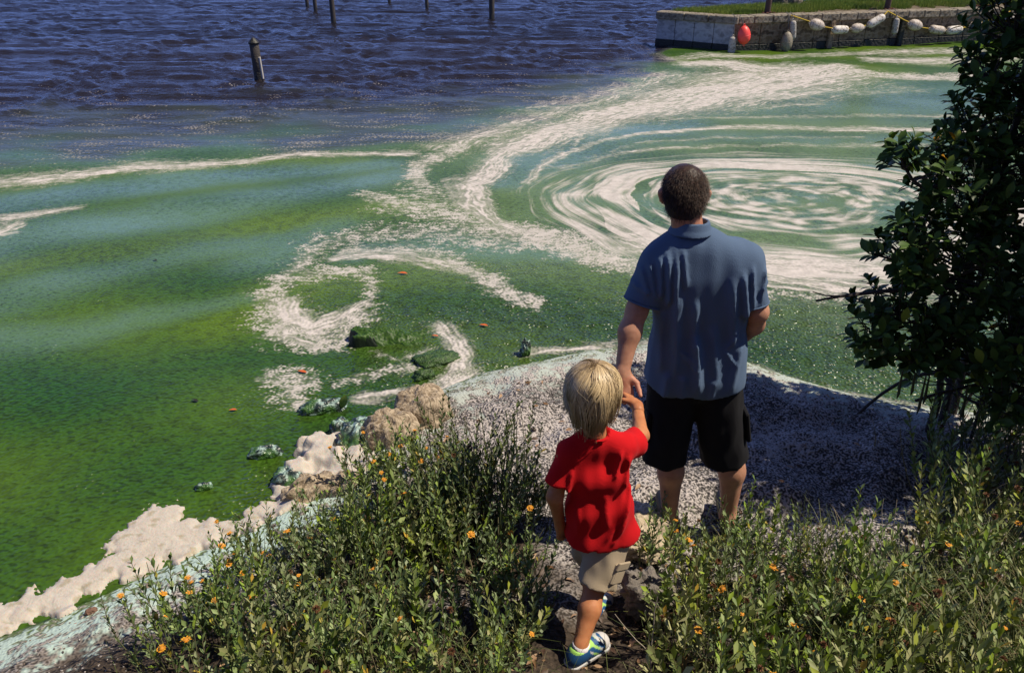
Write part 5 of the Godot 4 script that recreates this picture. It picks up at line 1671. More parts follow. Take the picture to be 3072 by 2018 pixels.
func _float(o: Node3D, kind: int, l: float, r: float, m: Material, line_m: Material) -> void:
	var b := MB.new()
	var pts := PackedVector3Array()
	var rad := PackedFloat32Array()
	var n := 14
	for k in n + 1:
		var u := 2.0 * k / n - 1.0
		u = signf(u) * (1.0 - pow(1.0 - absf(u), 1.6))
		pts.append(Vector3(u * l * 0.5, 0, 0))
		if kind == 0:
			rad.append(r * maxf(0.02, sqrt(maxf(0.0, 1.0 - u * u))) * (1.0 - 0.10 * u))
		else:
			rad.append(r * maxf(0.02, pow(maxf(0.0, 1.0 - pow(absf(u), 7.0)), 0.5)))
	b.tube(pts, rad, 18, false)
	part("float", b.done(), m, o)
	for e in [-1.0, 1.0]:
		var eye := TorusMesh.new()
		eye.inner_radius = 0.014
		eye.outer_radius = 0.030
		eye.rings = 10
		eye.ring_segments = 6
		var ey := part("rope_eye", eye, m, o, Vector3(e * (l * 0.5 + 0.012), 0, 0))
		ey.rotation.x = PI / 2
	if kind == 0:
		var band := TorusMesh.new()
		band.inner_radius = r * 0.93
		band.outer_radius = r * 1.02
		band.rings = 24
		band.ring_segments = 6
		var bd := part("band", band, m, o)
		bd.rotation.z = PI / 2

func _ramp_noise(seed_: int, cs: Array) -> ImageTexture:
	var n := FastNoiseLite.new()
	n.seed = seed_
	n.frequency = 0.018
	n.fractal_octaves = 5
	var im := n.get_seamless_image(256, 256)
	var out := Image.create(256, 256, false, Image.FORMAT_RGB8)
	for y in 256:
		for x in 256:
			var v := im.get_pixel(x, y).r
			out.set_pixel(x, y, cs[0].lerp(cs[1], smoothstep(0.2, 0.5, v)) if v < 0.5 else cs[1].lerp(cs[2], smoothstep(0.5, 0.85, v)))
	return ImageTexture.create_from_image(out)

func build_pilings() -> void:
	var wood := material(lin(0.060, 0.052, 0.045), 0.85)
	relief(wood, noise_image(91, 0.05, 256, 4), 1.2, 2.0)
	var wet := material(lin(0.012, 0.012, 0.010), 0.5)
	relief(wet, noise_image(92, 0.05, 256, 4), 1.2, 2.0)
	for q in [[-5.05, -16.45, 0.66, 0.095, "thick dark piling with a pointed cap and a pale strip, nearest in open water"], [-5.29, -25.2, 2.4, 0.075, "tall dark pole reaching out of the frame, nearest of the left group"], [-6.59, -28.7, 2.4, 0.065, "dark pole second from the right in the left group"], [-7.21, -30.2, 2.4, 0.06, "thin dark pole at the left end of the group"], [-0.63, -26.6, 2.4, 0.085, "tall dark pole standing alone in the middle of the top edge"], [-2.92, -29.4, 2.4, 0.06, "dark pole left of the lone middle pole"], [-4.51, -31.6, 2.4, 0.055, "short-looking far pole between the two groups"]]:
		var o := thing("piling", q[4], "piling", Vector3(q[0], 0, q[1]))
		var r: float = q[3]
		var h: float = q[2]
		var b := MB.new()
		b.tube(PackedVector3Array([Vector3(0, -0.5, 0), Vector3(0, 0.12, 0)]), PackedFloat32Array([r * 1.02, r * 1.02]), 16)
		part("wet_foot", b.done(), wet, o)
		b = MB.new()
		b.tube(PackedVector3Array([Vector3(0, 0.12, 0), Vector3(-0.003, h * 0.5, 0), Vector3(-0.008, h, 0)]), PackedFloat32Array([r, r * 0.97, r * 0.95]), 16)
		part("shaft", b.done(), wood, o)
		if h < 1.0:
			b = MB.new()
			b.tube(PackedVector3Array([Vector3(-0.008, h - 0.015, 0), Vector3(-0.008, h + 0.01, 0), Vector3(-0.008, h + 0.075, 0), Vector3(-0.008, h + 0.10, 0)]), PackedFloat32Array([r * 1.12, r * 1.12, r * 0.45, 0.01]), 16)
			part("cap", b.done(), wet, o)
			b = MB.new()
			b.box(Vector3(r * 0.86, 0.19, r * 0.45), Vector3(0.035, 0.42, 0.06), Basis(Vector3.BACK, 0.03), 0.006)
			part("strip", b.done(), material(lin(0.42, 0.40, 0.36), 0.8), o)

# ------------------------------------------------------------------ plants
func in_poly(p: Vector2, poly: PackedVector2Array) -> bool:
	return Geometry2D.is_point_in_polygon(p, poly)

var leafy: StandardMaterial3D

func oxeye_parts(seed_: int, tall: float, dark: float) -> Array:   # [stems, foliage, tips]
	var kind_len: float = [1.0, 0.75, 1.2, 0.85, 1.1, 1.0][seed_ % 6]
	var kind_tint: Color = [Color(1, 1, 1), Color(0.85, 0.95, 0.8), Color(1.05, 1.12, 0.7), Color(0.8, 0.85, 0.9), Color(1.1, 1.0, 0.8), Color(0.9, 1.05, 0.75)][seed_ % 6]
	var r := RandomNumberGenerator.new()
	r.seed = seed_
	var st := MB.new()
	var fo := MB.new()
	var tips := []
	for k in 16:
		var an := r.randf() * TAU
		var base := Vector3(cos(an), 0, sin(an)) * 0.07 * sqrt(r.randf())
		var h := tall * r.randf_range(0.45, 1.12)
		var lean := Vector3(cos(an), 0, sin(an)) * r.randf_range(0.05, 0.42) * h
		var bend := Vector3(r.randfn(), 0, r.randfn()) * 0.05
		var pts := PackedVector3Array()
		var rad := PackedFloat32Array()
		for j in 6:
			var u := j / 5.0
			pts.append(base + lean * u + bend * u * (1.0 - u) * 2.0 + Vector3(0, h * (u - 0.12 * u * u * lean.length() / h) - 0.02, 0))
			rad.append(lerpf(0.0030, 0.0014, u))
		st.col = Color(0.17, 0.15, 0.085).lerp(Color(0.10, 0.13, 0.05), r.randf()) * (1.0 - 0.5 * dark)
		st.tube(pts, rad, 4, false)
		var bare := r.randf() < 0.16
		var pairs := int(h / 0.029)
		var turn := r.randf() * TAU
		for j in pairs:
			var u := 0.18 + 0.82 * float(j + 0.5) / pairs
			if (u < 0.48 and r.randf() < 0.75) or (bare and u > 0.4):
				continue
			var seg := u * 5.0
			var i0 := mini(int(seg), 4)
			var p := pts[i0].lerp(pts[i0 + 1], seg - i0)
			var dir := (pts[i0 + 1] - pts[i0]).normalized()
			turn += PI * 0.5 + r.randfn() * 0.25
			for e in 2:
				var a := turn + PI * e
				var side := (Vector3(cos(a), 0, sin(a)) - dir * dir.dot(Vector3(cos(a), 0, sin(a)))).normalized()
				var ld := (side * r.randf_range(0.40, 0.9) + dir * r.randf_range(0.6, 1.3)).normalized()
				var v := r.randf()
				var c := Color(0.105, 0.150, 0.048).lerp(Color(0.36, 0.39, 0.23), v * v)
				if r.randf() < 0.12:
					c = Color(0.25, 0.32, 0.05)
				if u < 0.35 and r.randf() < 0.3:
					c = Color(0.19, 0.13, 0.06)
				if r.randf() < 0.012:
					c = Color(0.42, 0.30, 0.05)
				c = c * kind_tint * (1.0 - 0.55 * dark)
				var len := r.randf_range(0.034, 0.078) * (1.2 - 0.6 * u) * (1.0 - 0.35 * dark) * kind_len
				_small_leaf(fo, p, ld, dir, len, len * r.randf_range(0.15, 0.23), c)
		tips.append([pts[5], (pts[5] - pts[4]).normalized()])
	return [st.done(), fo.done(), tips]

func _small_leaf(b: MB, at: Vector3, dir: Vector3, up: Vector3, l: float, w: float, c: Color) -> void:
	var side := dir.cross(up).normalized()
	var nup := side.cross(dir).normalized()
	b.col = c
	var a0 := b.vert(at)
	var m := at + dir * l * 0.62 + nup * l * 0.06
	var a1 := b.vert(m - side * w)
	var a2 := b.vert(m - nup * w * 0.35)
	var a3 := b.vert(m + side * w)
	var a4 := b.vert(at + dir * l + nup * l * 0.02)
	b.tri(a0, a1, a2)
	b.tri(a0, a2, a3)
	b.tri(a1, a4, a2)
	b.tri(a2, a4, a3)

func flower_mesh(seed_: int, old: bool) -> ArrayMesh:
	var r := RandomNumberGenerator.new()
	r.seed = seed_
	var b := MB.new()
	if not old:
		b.col = Color(0.50, 0.20, 0.012)
		b.tube(PackedVector3Array([Vector3(0, 0, 0), Vector3(0, 0.003, 0), Vector3(0, 0.0065, 0), Vector3(0, 0.0085, 0)]), PackedFloat32Array([0.008, 0.0098, 0.007, 0.002]), 9)
		for k in 15:
			var a := TAU * k / 15.0 + r.randfn() * 0.08
			var d := Vector3(cos(a), r.randf_range(-0.15, 0.35), sin(a)).normalized()
			_small_leaf(b, Vector3(0, 0.003, 0) + d * 0.006, d, Vector3.UP, r.randf_range(0.010, 0.014), 0.0028, Color(0.72, 0.36, 0.018).lerp(Color(0.62, 0.24, 0.01), r.randf()))
		b.col = Color(0.12, 0.16, 0.06)
		b.tube(PackedVector3Array([Vector3(0, -0.010, 0), Vector3(0, -0.004, 0), Vector3(0, 0.001, 0)]), PackedFloat32Array([0.0018, 0.006, 0.0085]), 8)
	else:
		for k in 60:
			var d := Vector3(r.randfn(), r.randfn() + 0.4, r.randfn()).normalized()
			var c := Color(0.075, 0.030, 0.014).lerp(Color(0.20, 0.085, 0.03), r.randf())
			_small_leaf(b, d * 0.003, d, Vector3(0.3, 1, 0.2), r.randf_range(0.009, 0.012), 0.0022, c)
	return b.done()

func build_plants() -> void:
	leafy = painted(0.55, 0.45)
	leafy.backlight_enabled = true
	leafy.backlight = Color(0.45, 0.5, 0.3)
	leafy.cull_mode = BaseMaterial3D.CULL_DISABLED
	var bloom_m := painted(0.7)
	bloom_m.cull_mode = BaseMaterial3D.CULL_DISABLED
	var kinds := []
	for k in 6:
		kinds.append(oxeye_parts(100 + k, [0.40, 0.46, 0.36, 0.50, 0.42, 0.30][k], 0.0))
	for k in 3:
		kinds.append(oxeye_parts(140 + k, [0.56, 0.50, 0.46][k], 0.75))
	var blooms := [flower_mesh(1, false), flower_mesh(2, false), flower_mesh(3, true), flower_mesh(4, true)]
	var fields := [
		["leafy bush along the shore foam", "yellow-flowered bushes along the foam", [Vector2(-1.28, -1.95), Vector2(-1.34, -2.52), Vector2(-1.16, -2.84), Vector2(-0.80, -3.05), Vector2(-0.75, -2.75), Vector2(-1.25, -2.05)], 0.15, 0.85, 2.0, 0.3, 0],
		["leafy bush left of the child", "bushes on the bank left of the child", [Vector2(-0.78, -2.95), Vector2(-0.30, -3.20), Vector2(0.02, -2.95), Vector2(0.10, -2.3), Vector2(0.02, -1.85), Vector2(-0.5, -1.65), Vector2(-1.05, -1.65), Vector2(-1.15, -2.05)], 0.15, 0.95, 0.4, 0.25, 0],
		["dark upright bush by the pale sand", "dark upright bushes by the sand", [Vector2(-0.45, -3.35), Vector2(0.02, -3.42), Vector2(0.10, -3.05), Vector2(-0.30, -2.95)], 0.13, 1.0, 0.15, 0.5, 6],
		["low bush before the tan boulders", "low bushes in front of the tan boulders", [Vector2(-0.92, -3.45), Vector2(-0.55, -3.75), Vector2(-0.30, -3.60), Vector2(-0.45, -3.25), Vector2(-0.85, -3.15)], 0.15, 0.75, 1.3, 0.5, 0],
		["leafy bush at the man's feet", "bushes at the man's feet", [Vector2(0.56, -2.80), Vector2(0.75, -2.95), Vector2(1.45, -2.88), Vector2(1.40, -2.50), Vector2(0.58, -2.4)], 0.15, 0.76, 0.25, 0.6, 0],
		["silvery bush in the right foreground", "silvery bushes in the right foreground", [Vector2(0.62, -2.5), Vector2(1.5, -2.6), Vector2(2.0, -2.9), Vector2(2.2, -2.5), Vector2(2.2, -1.7), Vector2(0.62, -1.6)], 0.165, 1.0, 0.8, 2.2, 0],
		["leafy bush under the mangrove", "bushes under the mangrove", [Vector2(1.95, -3.05), Vector2(2.30, -3.50), Vector2(2.5, -3.80), Vector2(3.1, -3.85), Vector2(3.3, -2.6), Vector2(2.2, -2.5)], 0.19, 1.15, 0.25, 1.8, 0]]
	for f in fields:
		var poly := PackedVector2Array(f[2])
		var lo := poly[0]
		var hi := poly[0]
		for p in poly:
			lo = lo.min(p)
			hi = hi.max(p)
		var spots: Array[Vector2] = []
		for tries in 900:
			var p := Vector2(rng.randf_range(lo.x, hi.x), rng.randf_range(lo.y, hi.y))
			if not in_poly(p, poly) or p.distance_to(Vector2(0.29, -2.25)) < 0.20 or p.distance_to(Vector2(0.30, -2.05)) < 0.16:
				continue
			var ok := true
			for q in spots:
				if p.distance_to(q) < float(f[3]):
					ok = false
					break
			if ok:
				spots.append(p)
		var mid := Vector2.ZERO
		for p in spots:
			mid += p / spots.size()
		for p in spots:
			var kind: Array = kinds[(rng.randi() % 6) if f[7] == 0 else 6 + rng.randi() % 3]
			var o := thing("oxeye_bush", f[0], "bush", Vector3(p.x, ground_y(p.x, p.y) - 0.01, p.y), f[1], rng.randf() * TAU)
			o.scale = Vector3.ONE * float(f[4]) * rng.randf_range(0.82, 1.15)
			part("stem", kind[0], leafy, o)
			part("foliage", kind[1], leafy, o)
			var tips: Array = kind[2]
			var had := [0, 0]
			for n in 2:
				var want: float = f[5 + n] * rng.randf_range(0.3, 1.7)
				var count := int(want + rng.randf())
				had[n] = count
				for c in count:
					var tp: Array = tips[rng.randi() % tips.size()]
					var up: Vector3 = (tp[1] + Vector3(rng.randfn() * 0.3, 0.4, rng.randfn() * 0.3)).normalized()
					var sx := up.cross(Vector3(0.3, 0.1, 1)).normalized()
					var fl := part("flower_head" if n == 0 else "seed_head", blooms[n * 2 + rng.randi() % 2], bloom_m, o, tp[0] + up * 0.012)
					fl.basis = Basis(sx, up, sx.cross(up)).scaled(Vector3.ONE * rng.randf_range(0.8, 1.15))
			var words := ["no", "one", "two", "three", "four", "five", "six", "seven", "eight"]
			var bloom := "without flowers"
			if had[0] > 0:
				bloom = "with %s orange-yellow flower%s" % [words[mini(had[0], 8)], "" if had[0] == 1 else "s"]
			elif had[1] > 0:
				bloom = "with %s brown seed head%s" % [words[mini(had[1], 8)], "" if had[1] == 1 else "s"]
			o.set_meta("label", "%s, %s, %s %s part" % [f[0], bloom, "far" if p.y < mid.y else "near", "left" if p.x < mid.x else "right"])
	# bare pale twigs that stand among the bushes
	for q in [[Vector3(1.62, 0, -2.62), 0.50, "bare pale twig standing against the shaded sand"], [Vector3(0.50, 0, -1.98), 0.40, "pale dry twig right of the child's shoe"], [Vector3(2.28, 0, -3.05), 0.46, "bent pale twig under the mangrove's left edge"], [Vector3(-0.62, 0, -2.95), 0.42, "brown dry twig leaning through the left bushes"], [Vector3(0.70, 0, -2.15), 0.55, "long thin dry stem just right of the child's shirt"], [Vector3(-0.25, 0, -1.85), 0.40, "dark dry twig at the bottom edge left of the child"]]:
		var b := MB.new()
		b.col = Color(0.36, 0.31, 0.24) if q[2].find("pale") >= 0 else Color(0.19, 0.13, 0.08)
		for k in 3:
			var pts := PackedVector3Array()
			var rad := PackedFloat32Array()
			var d := Vector3(rng.randfn() * 0.18, 1, rng.randfn() * 0.15).normalized()
			var p := Vector3.ZERO if k == 0 else Vector3(0, float(q[1]) * 0.35, 0)
			for j in 7:
				pts.append(p)
				rad.append(lerpf(0.0036, 0.0013, j / 6.0) * (1.0 if k == 0 else 0.7))
				d = (d + Vector3(rng.randfn(), 0.15, rng.randfn()) * 0.14).normalized()
				p += d * float(q[1]) / (6.0 if k == 0 else 10.0)
			b.tube(pts, rad, 5)
		var at: Vector3 = q[0]
		tag(part("twig", b.done(), painted(0.85), self, Vector3(at.x, ground_y(at.x, at.z) - 0.01, at.z)), q[2], "twig")
	_ground_cover()

func _ground_cover() -> void:
	var bl := MB.new()
	for k in 5:
		var an := k * 2.4
		var o := Vector3(cos(an), 0, sin(an))
		var s := Vector3(-sin(an), 0, cos(an))
		var last := -1
		for j in 6:
			var u := j / 5.0
			var p := o * (0.01 + 0.20 * u * u * (0.6 + 0.15 * k)) + Vector3(0, 0.30 * u * (1.0 - 0.38 * u * (0.6 + 0.12 * k)), 0)
			var w := 0.0022 * (1.0 - 0.85 * u)
			var a := bl.vert(p - s * w)
			bl.vert(p + s * w)
			if last >= 0:
				bl.quad(last, last + 1, a + 1, a)
			last = a
	var tr: Array[Transform3D] = []
	var cs: Array[Color] = []
	var patches := [[1.05, -2.95, 0.16, 26, 0.75], [1.75, -2.05, 0.45, 260, 1.05], [2.1, -2.3, 0.5, 260, 1.15], [-0.25, -1.8, 0.45, 90, 0.8], [-0.8, -1.85, 0.4, 60, 0.7], [1.0, -2.3, 0.35, 50, 0.8], [2.6, -3.2, 0.5, 60, 0.8], [0.62, -1.9, 0.3, 30, 0.7], [1.55, -2.9, 0.25, 20, 0.7]]
	for q in patches:
		for k in int(q[3]):
			var p := Vector2(q[0] + rng.randfn() * q[2] * 0.6, q[1] + rng.randfn() * q[2] * 0.6)
			if p.distance_to(Vector2(0.30, -2.2)) < 0.22 or sd(p.x, p.y) < 0.3:
				continue
			tr.append(Transform3D(Basis(Vector3.UP, rng.randf() * TAU).scaled(Vector3(1, rng.randf_range(0.6, 1.1), 1) * rng.randf_range(0.7, 1.25) * float(q[4])), Vector3(p.x, ground_y(p.x, p.y) - 0.01, p.y)))
			cs.append(Color(0.055, 0.095, 0.018).lerp(Color(0.15, 0.16, 0.04), rng.randf()) if rng.randf() < 0.85 else Color(0.26, 0.21, 0.11))
	_scatter("grass", bl.done(), leafy, tr, cs, "tangled long grass between the bushes", "grass")
	var lf := MB.new()
	leaf(lf, Transform3D(), 1.0, 0.42, 0.35, Color.WHITE, Vector3.RIGHT, Vector3.UP)
	tr = []
	cs = []
	for k in 3600:
		var p := Vector2(rng.randf_range(-1.3, 2.8), rng.randf_range(-4.6, -1.5))
		if sd(p.x, p.y) < 0.35 or rng.randf() > (1.0 if p.y > -2.45 else 0.45 if p.y > -2.9 else 0.07):
			continue
		var s := rng.randf_range(0.018, 0.06)
		var b := Basis(Vector3.UP, rng.randf() * TAU) * Basis(Vector3.RIGHT, rng.randfn() * 0.5) * Basis(Vector3.BACK, rng.randfn() * 0.25)
		tr.append(Transform3D(b.scaled(Vector3.ONE * s), Vector3(p.x, ground_y(p.x, p.y) + 0.008, p.y)))
		cs.append(Color(0.20, 0.105, 0.05).lerp(Color(0.44, 0.29, 0.17), rng.randf()) if rng.randf() < 0.7 else Color(0.08, 0.045, 0.028))
	_scatter("leaf_litter", lf.done(), leafy, tr, cs, "brown fallen leaves on the bank around the child's shoe", "leaf litter")

func _scatter(called: String, mesh: Mesh, m: Material, tr: Array[Transform3D], cs: Array[Color], label: String, category: String, parent: Node3D = null) -> void:
	var mm := MultiMesh.new()
	mm.transform_format = MultiMesh.TRANSFORM_3D
	mm.use_colors = true
	mm.mesh = mesh
	mm.instance_count = tr.size()
	for k in tr.size():
		mm.set_instance_transform(k, tr[k])
		mm.set_instance_color(k, cs[k])
	var o := MultiMeshInstance3D.new()
	o.name = called
	o.multimesh = mm
	o.material_override = m
	(parent if parent else self).add_child(o, true)
	o.set_meta("kind", "stuff")
	if parent == null:
		tag(o, label, category)

func build_mangrove() -> void:
	var base := Vector3(2.75, ground_y(2.75, -4.05) - 0.03, -4.05)
	var t := thing("mangrove", "tall dark mangrove shrub with glossy leaves filling the right edge", "tree", base)
	var r := RandomNumberGenerator.new()
	r.seed = 31
	var bark := material(lin(0.055, 0.045, 0.038), 0.9)
	relief(bark, cloth_tex, 0.8, 6.0)
	var blobs := [
		[2.37, 1.24, -3.90, 0.43], [2.64, 1.83, -4.20, 0.34], [2.57, 2.33, -4.30, 0.27], [2.17, 1.69, -3.90, 0.24], [2.04, 1.40, -3.80, 0.24], [2.01, 1.06, -3.70, 0.23],
		[2.30, 0.88, -3.70, 0.28], [2.57, 0.94, -3.60, 0.31], [2.56, 1.51, -4.10, 0.35], [2.93, 1.25, -4.00, 0.51], [2.90, 2.05, -4.30, 0.41], [1.93, 0.91, -3.70, 0.13],
		[2.90, 0.81, -3.60, 0.36], [2.44, 2.14, -4.20, 0.17], [2.60, 2.75, -4.40, 0.44], [2.42, 1.90, -4.20, 0.18], [2.57, 0.64, -3.50, 0.14], [1.91, 1.86, -3.90, 0.10],
		[2.95, 2.75, -4.2, 0.45], [3.4, 1.9, -3.9, 0.55], [3.5, 2.6, -3.9, 0.5], [3.05, 3.2, -4.2, 0.4], [3.0, 2.2, -3.5, 0.42], [3.35, 1.7, -3.4, 0.42], [3.25, 2.75, -3.5, 0.45]]
	# stems from the ground up into the crown
	var nodes: Array[Vector3] = []
	var roots := [Vector2(2.56, -4.04), Vector2(2.66, -4.10), Vector2(2.78, -4.20), Vector2(2.95, -4.02), Vector2(3.3, -3.9), Vector2(3.6, -3.7)]
	var heads := [Vector3(2.30, 1.2, -3.85), Vector3(2.55, 1.7, -4.10), Vector3(2.65, 2.6, -4.30), Vector3(2.95, 1.4, -4.0), Vector3(3.1, 2.8, -4.2), Vector3(3.6, 2.2, -3.6)]
	for k in roots.size():
		var a := Vector3(roots[k].x, ground_y(roots[k].x, roots[k].y) - 0.05, roots[k].y)
		var z: Vector3 = heads[k]
		var pts := PackedVector3Array()
		var rad := PackedFloat32Array()
		for j in 10:
			var u := j / 9.0
			var p := a.lerp(z, u) + Vector3(sin(u * 5.0 + k) * 0.04, 0, cos(u * 4.0 + k * 2.0) * 0.04) * sin(u * PI)
			pts.append(p - base)
			rad.append(lerpf(0.026, 0.011, u))
			if u > 0.3:
				nodes.append(p)
		var b := MB.new()
		b.tube(pts, rad, 8)
		part("trunk", b.done(), bark, t)
	# limbs towards the middle of every leaf mass
	for q in blobs:
		var c := Vector3(q[0], q[1], q[2])
		var from := nodes[0]
		for n in nodes:
			if n.y < c.y and n.distance_to(c) < from.distance_to(c) + 0.001 or from.y > c.y:
				from = n
		var pts := PackedVector3Array()
		var rad := PackedFloat32Array()
		for j in 6:
			var u := j / 5.0
			var p := from.lerp(c, u) + Vector3(0, -0.08 * sin(u * PI), 0)
			pts.append(p - base)
			rad.append(lerpf(0.012, 0.006, u))
			nodes.append(p)
		var lm := MB.new()
		lm.tube(pts, rad, 6)
		part("limb", lm.done(), bark, t)
	# arching prop roots and low twigs
	for q in [[Vector3(2.52, 0.55, -3.95), Vector3(2.16, 0.08, -4.20)], [Vector3(2.75, 0.7, -3.95), Vector3(2.70, 0.06, -3.85)], [Vector3(2.9, 0.75, -3.95), Vector3(2.85, 0.06, -4.25)], [Vector3(2.8, 0.6, -3.8), Vector3(2.25, 0.50, -3.75)], [Vector3(2.55, 0.62, -3.85), Vector3(3.1, 0.5, -3.6)]]:
		var b := MB.new()
		var pts := PackedVector3Array()
		var rad := PackedFloat32Array()
		for j in 8:
			var u := j / 7.0
			var p: Vector3 = q[0].lerp(q[1], u)
			p.y = lerpf(q[0].y, q[1].y, u * u)
			pts.append(p - base)
			rad.append(lerpf(0.013, 0.009, u))
		b.tube(pts, rad, 6)
		part("prop_root", b.done(), bark, t)
	var br := MB.new()
	br.tube(PackedVector3Array([Vector3(2.35, 1.17, -3.8), Vector3(1.90, 1.185, -3.72), Vector3(1.68, 1.165, -3.7), Vector3(1.56, 1.145, -3.69)]), PackedFloat32Array([0.013, 0.011, 0.008, 0.005]), 6)
	br.tube(PackedVector3Array([Vector3(1.68, 1.165, -3.7), Vector3(1.60, 1.175, -3.69), Vector3(1.54, 1.19, -3.7)]), PackedFloat32Array([0.005, 0.004, 0.003]), 5)
	for k in br.v.size():
		br.v[k] -= base
	part("bare_branch", br.done(), bark, t)
	# twigs that end in rosettes of leaves
	var tw := MB.new()
	var all: Array = []
	var cam := Vector3(0, 2.9, 0)
	for q in blobs:
		var c := Vector3(q[0], q[1], q[2])
		var count := int(92.0 * pow(float(q[3]) / 0.35, 2.3)) + 9
		for k in count:
			var d := Vector3(r.randfn(), r.randfn(), r.randfn()).normalized()
			var p := c + d * float(q[3]) * pow(r.randf(), 0.45)
			var from := c
			var bd := 9.0
			for n in nodes:
				var e := n.distance_to(p) + (0.25 if n.y > p.y else 0.0)
				if e < bd and e > 0.03:
					bd = e
					from = n
			var mid := from.lerp(p, 0.55) + Vector3(0, -0.05 * bd, 0)
			tw.tube(PackedVector3Array([from - base, mid - base, p - base]), PackedFloat32Array([0.0045, 0.0035, 0.0028]), 4, false)
			var axis := (d * 0.7 + Vector3(0, 0.8, 0) + (p - mid).normalized() * 0.6).normalized()
			var s1 := axis.cross(Vector3(0.2, 0.3, 1)).normalized()
			var n := r.randi_range(4, 8)
			for j in n:
				var a := j * 2.2 + r.randf() * 0.5
				var rise := lerpf(0.15, 1.3, float(j) / n)
				var side := Basis(axis, a) * s1
				var dir := (side + axis * rise + Vector3(0, -0.12, 0)).normalized()
				var up := (axis * 1.0 - side * rise * 0.6 + Vector3(0, 0.4, 0)).normalized()
				var sd_ := dir.cross(up).normalized()
				up = sd_.cross(dir)
				var l := r.randf_range(0.052, 0.094)
				var pos := p + axis * (0.008 * j - 0.03)
				var pick := r.randf()
				var v := 0 if pick < 0.45 else 1 if pick < 0.78 else 2 if pick < 0.965 else 3 if pick < 0.994 else 4
				all.append([pos.distance_to(cam) + (0.6 if pos.x > 2.9 else 0.0) + r.randf() * 0.35, Transform3D(Basis(dir, up, sd_).scaled_local(Vector3(l, l, l * r.randf_range(0.85, 1.15))), pos - base), v])
	part("twigs", tw.done(), bark, t)
	all.sort_custom(func(a, b): return a[0] < b[0])
	var cols := [Color(0.028, 0.060, 0.012), Color(0.045, 0.092, 0.015), Color(0.085, 0.150, 0.024), Color(0.16, 0.22, 0.03), Color(0.50, 0.24, 0.02)]
	var glossy := painted(0.45, 0.35)
	glossy.backlight_enabled = true
	glossy.backlight = Color(0.40, 0.45, 0.15)
	glossy.cull_mode = BaseMaterial3D.CULL_DISABLED
	var meshes := []
	for c in cols:
		var b := MB.new()
		leaf(b, Transform3D(), 1.0, 0.46, 0.22, c, Vector3.RIGHT, Vector3.UP)
		meshes.append(b.done())
	var tr: Array[Transform3D] = []
	var cs: Array[Color] = []
	for k in all.size():
		if k < 300:
			var o := part("leaf", meshes[all[k][2]], glossy, t)
			o.transform = all[k][1]
		else:
			tr.append(all[k][1])
			cs.append(cols[all[k][2]])
	var lw := MB.new()
	leaf(lw, Transform3D(), 1.0, 0.46, 0.22, Color.WHITE, Vector3.RIGHT, Vector3.UP)
	_scatter("foliage", lw.done(), glossy, tr, cs, "", "", t)
	# hanging seed pods
	for q in [[2.18, 0.75, -3.6, 0.24], [2.21, 0.74, -3.62, 0.18], [2.05, 0.78, -3.6, 0.17], [2.13, 0.76, -3.62, 0.14], [2.42, 0.68, -3.6, 0.20], [2.52, 2.45, -4.1, 0.26]]:
		var b := MB.new()
		b.tube(PackedVector3Array([Vector3.ZERO, Vector3(0.004, -q[3] * 0.35, 0), Vector3(0.008, -q[3] * 0.8, 0.004), Vector3(0.006, -q[3], 0.004)]), PackedFloat32Array([0.004, 0.006, 0.008, 0.002]), 7)
		part("seed_pod", b.done(), material(lin(0.035, 0.045, 0.02), 0.5), t, Vector3(q[0], q[1], q[2]) - base)

